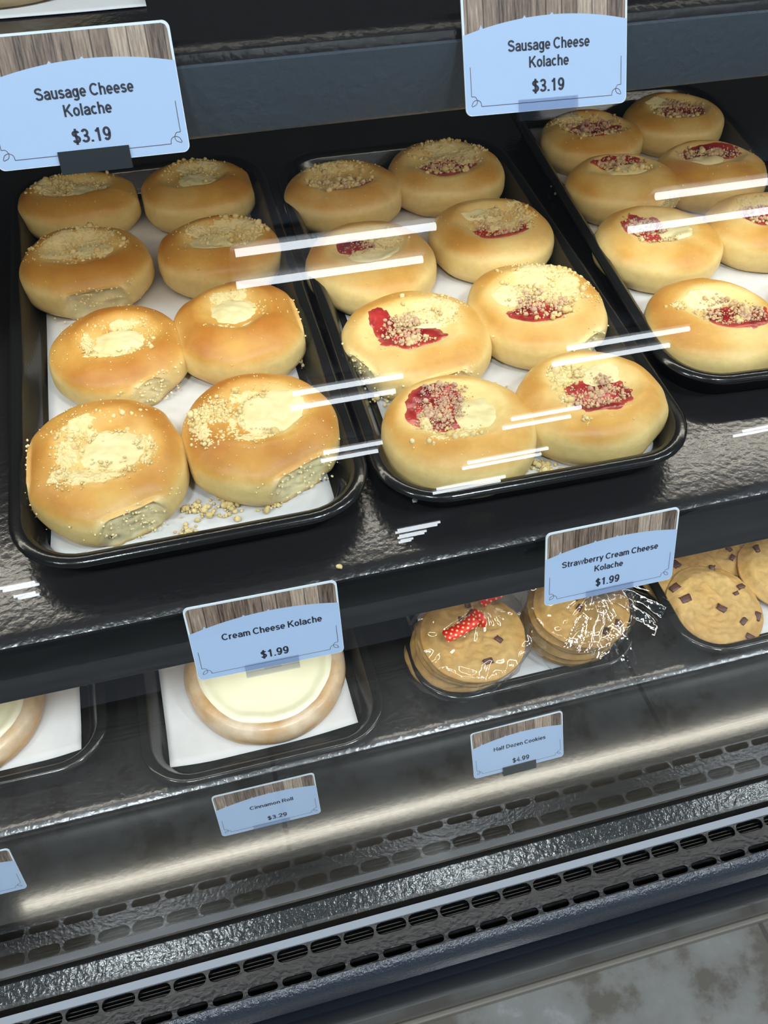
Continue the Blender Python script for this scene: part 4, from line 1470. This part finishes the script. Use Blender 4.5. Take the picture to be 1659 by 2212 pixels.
# grotesque capitals, small letters and figures as pen strokes: (width, [strokes]); capital height 1
GL = {
    'S': (.66, [arc(.33, .735, .24, .19, 12, 270) + arc(.33, .290, .26, .215, 88, -165)]),
    'C': (.72, [arc(.39, .5, .31, .425, 42, 318)]),
    'K': (.70, [[(.10, 0), (.10, 1)], [(.63, 1), (.12, .40)], [(.27, .58), (.66, 0)]]),
    'R': (.68, [[(.10, 0), (.10, 1)], [(.10, .92), (.40, .92)] + arc(.40, .70, .19, .22, 85, -85) + [(.10, .48)], [(.36, .46), (.62, 0)]]),
    'H': (.72, [[(.10, 0), (.10, 1)], [(.62, 0), (.62, 1)], [(.10, .54), (.62, .54)]]),
    'D': (.72, [[(.10, 0), (.10, 1)], [(.10, .925), (.30, .925)] + arc(.30, .5, .31, .425, 88, -88) + [(.10, .075)]]),
    'a': (.52, [arc(.27, .46, .185, .19, 165, 0) + [(.455, .12), (.475, 0)], [(.455, .41), (.27, .385)] + arc(.235, .215, .165, .15, 90, 270) + [(.34, .085), (.455, .20)]]),
    'u': (.52, [[(.085, .72), (.085, .27)] + arc(.255, .25, .17, .185, 185, 350), [(.435, .72), (.435, 0)]]),
    's': (.47, [arc(.24, .505, .155, .140, 18, 268) + arc(.235, .205, .175, .140, 88, -162)]),
    'g': (.53, [arc(.25, .355, .175, .285, 0, 360), [(.445, .72), (.445, -.06)] + arc(.26, -.07, .185, .135, 0, -160)]),
    'e': (.52, [[(.07, .345), (.445, .345)] + arc(.26, .355, .19, .29, 4, 318)]),
    'h': (.52, [[(.085, 0), (.085, 1)], arc(.26, .43, .175, .215, 180, 0) + [(.435, 0)]]),
    'n': (.52, [[(.085, 0), (.085, .72)], arc(.26, .43, .175, .215, 180, 0) + [(.435, 0)]]),
    'm': (.79, [[(.085, 0), (.085, .72)], arc(.24, .44, .155, .205, 180, 0) + [(.395, 0)], arc(.55, .44, .155, .205, 180, 0) + [(.705, 0)]]),
    'o': (.54, [arc(.27, .36, .195, .285, 0, 360)]),
    'l': (.18, [[(.09, 0), (.09, 1)]]),
    'i': (.18, [[(.09, 0), (.09, .72)], [(.09, .85), (.09, 1)]]),
    'c': (.50, [arc(.26, .36, .19, .285, 45, 315)]),
    't': (.33, [[(.15, .93), (.15, .2)] + arc(.26, .19, .11, .125, 185, 285), [(.01, .65), (.31, .65)]]),
    'f': (.33, [[(.14, 0), (.14, .78)] + arc(.26, .80, .12, .125, 175, 75), [(.01, .65), (.30, .65)]]),
    'r': (.35, [[(.085, 0), (.085, .72)], arc(.28, .42, .19, .215, 175, 72)]),
    'w': (.76, [[(.04, .72), (.20, .04), (.38, .68), (.56, .04), (.72, .72)]]),
    'b': (.54, [[(.085, 0), (.085, 1)], arc(.27, .36, .185, .285, 0, 360)]),
    'y': (.50, [[(.04, .72), (.25, .05)], [(.46, .72), (.24, .02)] + arc(.12, -.05, .12, .145, 10, -95)]),
    'k': (.50, [[(.085, 0), (.085, 1)], [(.44, .72), (.10, .28)], [(.21, .44), (.46, 0)]]),
    'z': (.46, [[(.04, .65), (.38, .65), (.06, .075), (.42, .075)]]),
    '$': (.56, [arc(.28, .70, .19, .155, 12, 270) + arc(.28, .285, .205, .21, 88, -165), [(.28, 1.06), (.28, -.12)]]),
    '1': (.52, [[(.31, 0), (.31, 1)], [(.31, .90), (.10, .72)]]),
    '2': (.54, [arc(.27, .68, .195, .245, 170, -25) + [(.08, .075), (.50, .075)]]),
    '3': (.54, [arc(.26, .715, .175, .21, 160, -90) + arc(.26, .275, .20, .205, 88, -160)]),
    '4': (.54, [[(.38, 0), (.38, .98), (.07, .31), (.53, .31)]]),
    '9': (.54, [arc(.27, .655, .185, .27, 0, 360), arc(.25, .53, .205, .455, 12, -135)]),
    '.': (.20, [[(.10, 0), (.10, .15)]]),
    ' ': (.17, []),
}


def text_mesh(name, body, width, cx, base, parent, depth_y, height=None, pen=0.172):
    """one line of bold lettering in the tag's own plane, fitted to a width and a capital height"""
    V, F = [], []
    x = 0.0
    for chr_ in body:
        wd, strokes = GL[chr_]
        for st in strokes:
            b = len(V)
            n = len(st)
            for i, p in enumerate(st):
                a = st[max(0, i - 1)]
                c = st[min(n - 1, i + 1)]
                d0 = np.array([p[0] - a[0], p[1] - a[1]])
                d1 = np.array([c[0] - p[0], c[1] - p[1]])
                l0, l1 = np.linalg.norm(d0), np.linalg.norm(d1)
                u0 = d0 / l0 if l0 > 1e-9 else d1 / l1
                u1 = d1 / l1 if l1 > 1e-9 else u0
                t = u0 + u1
                t = t / max(np.linalg.norm(t), 1e-6)
                nrm = np.array([-t[1], t[0]])
                k = min(1.7, 1 / max(0.35, float(np.dot(nrm, np.array([-u0[1], u0[0]])))))
                V.append((x + p[0] + nrm[0] * pen / 2 * k, p[1] + nrm[1] * pen / 2 * k))
                V.append((x + p[0] - nrm[0] * pen / 2 * k, p[1] - nrm[1] * pen / 2 * k))
            for i in range(n - 1):
                F.append((b + 2 * i, b + 2 * i + 1, b + 2 * i + 3, b + 2 * i + 2))
        x += wd + 0.075
    xs = [p[0] for p in V]
    x0, x1 = min(xs), max(xs)
    sx = width / (x1 - x0)
    W = [((px - (x0 + x1) / 2) * sx + cx, -depth_y, py * height + base) for px, py in V]
    return mesh_obj(name, W, F, M['ink'], parent, smooth=False)


def poly(name, pts, y, mat, parent):
    return mesh_obj(name, [(p[0], -y, p[1]) for p in pts], [tuple(range(len(pts)))], mat, parent, smooth=False)


def line_ribbon(V, F, pts, wd, y):
    b = len(V)
    n = len(pts)
    for i, p in enumerate(pts):
        a, c = pts[max(0, i - 1)], pts[min(n - 1, i + 1)]
        dx, dz = c[0] - a[0], c[1] - a[1]
        L = math.hypot(dx, dz) or 1
        nx_, nz_ = -dz / L * wd / 2, dx / L * wd / 2
        V += [(p[0] + nx_, -y, p[1] + nz_), (p[0] - nx_, -y, p[1] - nz_)]
    for i in range(n - 1):
        F.append((b + 2 * i, b + 2 * i + 1, b + 2 * i + 3, b + 2 * i + 2))


def price_tag(label, pos, xa, n, lines, clip='clear'):
    """pos: centre (z relative to the phone); xa: direction along the card; n: the way its face looks"""
    X = Vector(xa).normalized()
    Nn = Vector(n)
    Nn = (Nn - X * Nn.dot(X)).normalized()
    U = Nn.cross(X).normalized()            # up the card
    Mx = Matrix((X, -Nn, U)).transposed().to_4x4()
    Mx.translation = Vector((pos[0], pos[1], pos[2] + H))
    root = empty('price_tag', (0, 0, 0))
    root.matrix_world = Mx
    tag(root, label, 'price tag', 'price tags clipped to the shelf fronts')
    r = 0.0032
    P = rrect(CW / 2, CH / 2, r, 6)
    m = len(P)
    V = [(p[0], -0.0004, p[1]) for p in P] + [(p[0], 0.0004, p[1]) for p in P]
    F = [tuple(range(m))[::-1], tuple(range(m, 2 * m))] + [(i, (i + 1) % m, m + (i + 1) % m, m + i) for i in range(m)]
    mesh_obj('card', V, F, M['card_white'], root, smooth=False)
    bd_ = 0.0011
    hx, hz = CW / 2 - bd_, CH / 2 - bd_

    def fx(u):
        return -CW / 2 + u * CW

    def fz(v):
        return CH / 2 - v * CH

    def arch(u):
        d = (u - 0.56) / (0.56 if u < 0.56 else 0.44)
        return 0.225 + (0.125 if u < 0.56 else 0.075) * abs(d) ** 2.0
    us = np.linspace(bd_ / CW, 1 - bd_ / CW, 41)
    AP = []
    for u in us:
        AP.append((fx(u), fz(arch(u))))
    rc = 0.0024
    wood = [p for p in AP]
    wood += [(hx, hz - rc), (hx - rc * 0.3, hz - rc * 0.3), (hx - rc, hz), (-hx + rc, hz), (-hx + rc * 0.3, hz - rc * 0.3), (-hx, hz - rc)]
    poly('plank_print', wood, 0.00046, M['wood'], root)
    up = []
    spikes = {0.11: 0.035, 0.37: 0.022, 0.535: 0.018}
    pts = []
    for u in us:
        pts.append((u, arch(u)))
    for u, hgt in spikes.items():
        pts += [(u - 0.012, arch(u - 0.012)), (u, arch(u) - hgt), (u + 0.010, arch(u + 0.010))]
    pts.sort()
    keep = []
    for (u, v) in pts:
        if any(abs(u - s) < 0.0119 and abs(v - arch(u)) < 1e-9 and abs(u - s) > 1e-6 and u not in (s - 0.012, s + 0.010) for s in spikes):
            continue
        keep.append((u, v))
    up = [(fx(u), fz(v)) for u, v in keep]
    low = [(CW / 2 - 0.0003, up[-1][1]), (CW / 2 - 0.0003, -CH / 2 + r), (CW / 2 - r * 0.35, -CH / 2 + r * 0.35), (CW / 2 - r, -CH / 2 + 0.0003), (-CW / 2 + r, -CH / 2 + 0.0003), (-CW / 2 + r * 0.35, -CH / 2 + r * 0.35), (-CW / 2 + 0.0003, -CH / 2 + r), (-CW / 2 + 0.0003, up[0][1])]
    poly('blue_panel', up + low, 0.00050, M['card_blue'], root)  # even pale blue area below the planks
    V, F = [], []
    for s in (-1, 1):
        def q(u, v):
            return (s * (0.5 - u) * CW, fz(v))
        line_ribbon(V, F, [q(0.036, 0.60), q(0.036, 0.84)], 0.00032, 0.00058)
        for pts_ in ([(0, 0), (1.9, -.2), (2.9, -2.0), (2.2, -3.7), (0.1, -4.5)], [(5.0, -4.64), (4.6, -2.7), (2.9, -1.7), (.9, -2.3), (-.1, -4.3)]):
            sm_ = []
            for k_ in range(len(pts_) - 1):
                p0, p1, p2, p3 = pts_[max(0, k_ - 1)], pts_[k_], pts_[k_ + 1], pts_[min(len(pts_) - 1, k_ + 2)]
                for t_ in np.linspace(0, 1, 7)[(0 if k_ == 0 else 1):]:
                    sm_.append(tuple(0.5 * (2 * p1[d_] + (p2[d_] - p0[d_]) * t_ + (2 * p0[d_] - 5 * p1[d_] + 4 * p2[d_] - p3[d_]) * t_ ** 2 + (3 * p1[d_] - p0[d_] - 3 * p2[d_] + p3[d_]) * t_ ** 3) for d_ in (0, 1)))
            line_ribbon(V, F, [q(0.036 + mx_ / 85.6, 0.84 - my_ / 54.0) for mx_, my_ in sm_], 0.00032, 0.00058)
    line_ribbon(V, F, [(fx(0.094), fz(0.926)), (fx(0.906), fz(0.926))], 0.00032, 0.00058)
    mesh_obj('border_line', V, F, M['ink_line'], root, smooth=False)
    for (body, u0, u1, v, cap) in lines:
        text_mesh('price_lettering' if body.startswith('$') else 'name_lettering', body, (u1 - u0) * CW, fx((u0 + u1) / 2), fz(v), root, 0.00062, cap * CH)
    # holder
    ch = empty('tag_clip', (0, 0, 0))
    ch.matrix_world = Mx
    tag(ch, ('dark' if clip == 'dark' else 'clear') + ' plastic clip gripping the foot of the ' + label.split(' price tag')[0].replace('white and blue ', '').replace('pale blue ', '') + ' tag', 'tag holder', 'tag holders on the shelf fronts')
    mat = M['clip_dark'] if clip == 'dark' else M['clip_clear']
    b = MB()
    w2 = 0.0158
    zb = -CH / 2
    b.box(-w2, w2, -0.0019, -0.0011, zb - 0.0042, zb + 0.0055)
    b.build('front_lip', mat, ch)
    b = MB()
    b.box(-w2, w2, -0.0011, 0.0022, zb - 0.0042, zb - 0.0032)
    b.box(-w2, w2, 0.0012, 0.0022, zb - 0.0032, zb + 0.0055)
    b.build('back_lip', mat, ch)
    b = MB()
    b.box(-0.005, 0.005, 0.0022, 0.0115, zb - 0.0042, zb - 0.0030)
    b.build('stem', mat, ch)
    return root


price_tag('Sausage Cheese Kolache $3.19 price tag at left, partly outside the photo', (-0.0238, 0.4188, -0.1842), (0.997, -0.060, 0.025), (-0.07, -0.88, 0.46),
          [('Sausage Cheese', .265, .765, .50, .092), ('Kolache', .39, .635, .640, .092), ('$3.19', .405, .605, .845, .105)], 'dark')
price_tag('Sausage Cheese Kolache $3.19 price tag at right, above the right tray', (0.1966, 0.4183, -0.1835), (1.0, 0.0, -0.022), (0.02, -0.88, 0.47),
          [('Sausage Cheese', .265, .765, .50, .092), ('Kolache', .39, .635, .640, .092), ('$3.19', .405, .605, .845, .105)])
price_tag('Strawberry Cream Cheese Kolache $1.99 price tag on the middle shelf', (0.2265, 0.2849, -0.4304), (1.0, -0.014, 0.020), (-0.019, -0.952, 0.304),
          [('Strawberry Cream Cheese', .125, .86, .507, .082), ('Kolache', .375, .595, .648, .082), ('$1.99', .39, .575, .863, .105)])
price_tag('Cream Cheese Kolache $1.99 price tag on the middle shelf', (0.0140, 0.2848, -0.4312), (1.0, -0.025, 0.011), (-0.027, -0.962, 0.273),
          [('Cream Cheese Kolache', .205, .875, .505, .088), ('$1.99', .435, .625, .856, .105)])
price_tag('Cinnamon Roll $3.29 price tag on the lowest shelf', (-0.0056, 0.3135, -0.7335), (0.999, -0.018, 0.028), (-0.024, -0.968, 0.251),
          [('Cinnamon Roll', .325, .755, .513, .080), ('$3.29', .47, .665, .858, .095)])
price_tag('Half Dozen Cookies $4.99 price tag on the lowest shelf', (0.2200, 0.3147, -0.7403), (0.999, -0.010, 0.039), (-0.024, -0.926, 0.376),
          [('Half Dozen Cookies', .235, .805, .505, .082), ('$4.99', .43, .615, .855, .100)], 'dark')
price_tag('pale blue price tag cut off by the left edge of the photo, lowest shelf', (-0.2508, 0.3135, -0.7355), (1.0, -0.01, 0.0), (-0.02, -0.968, 0.250), [])
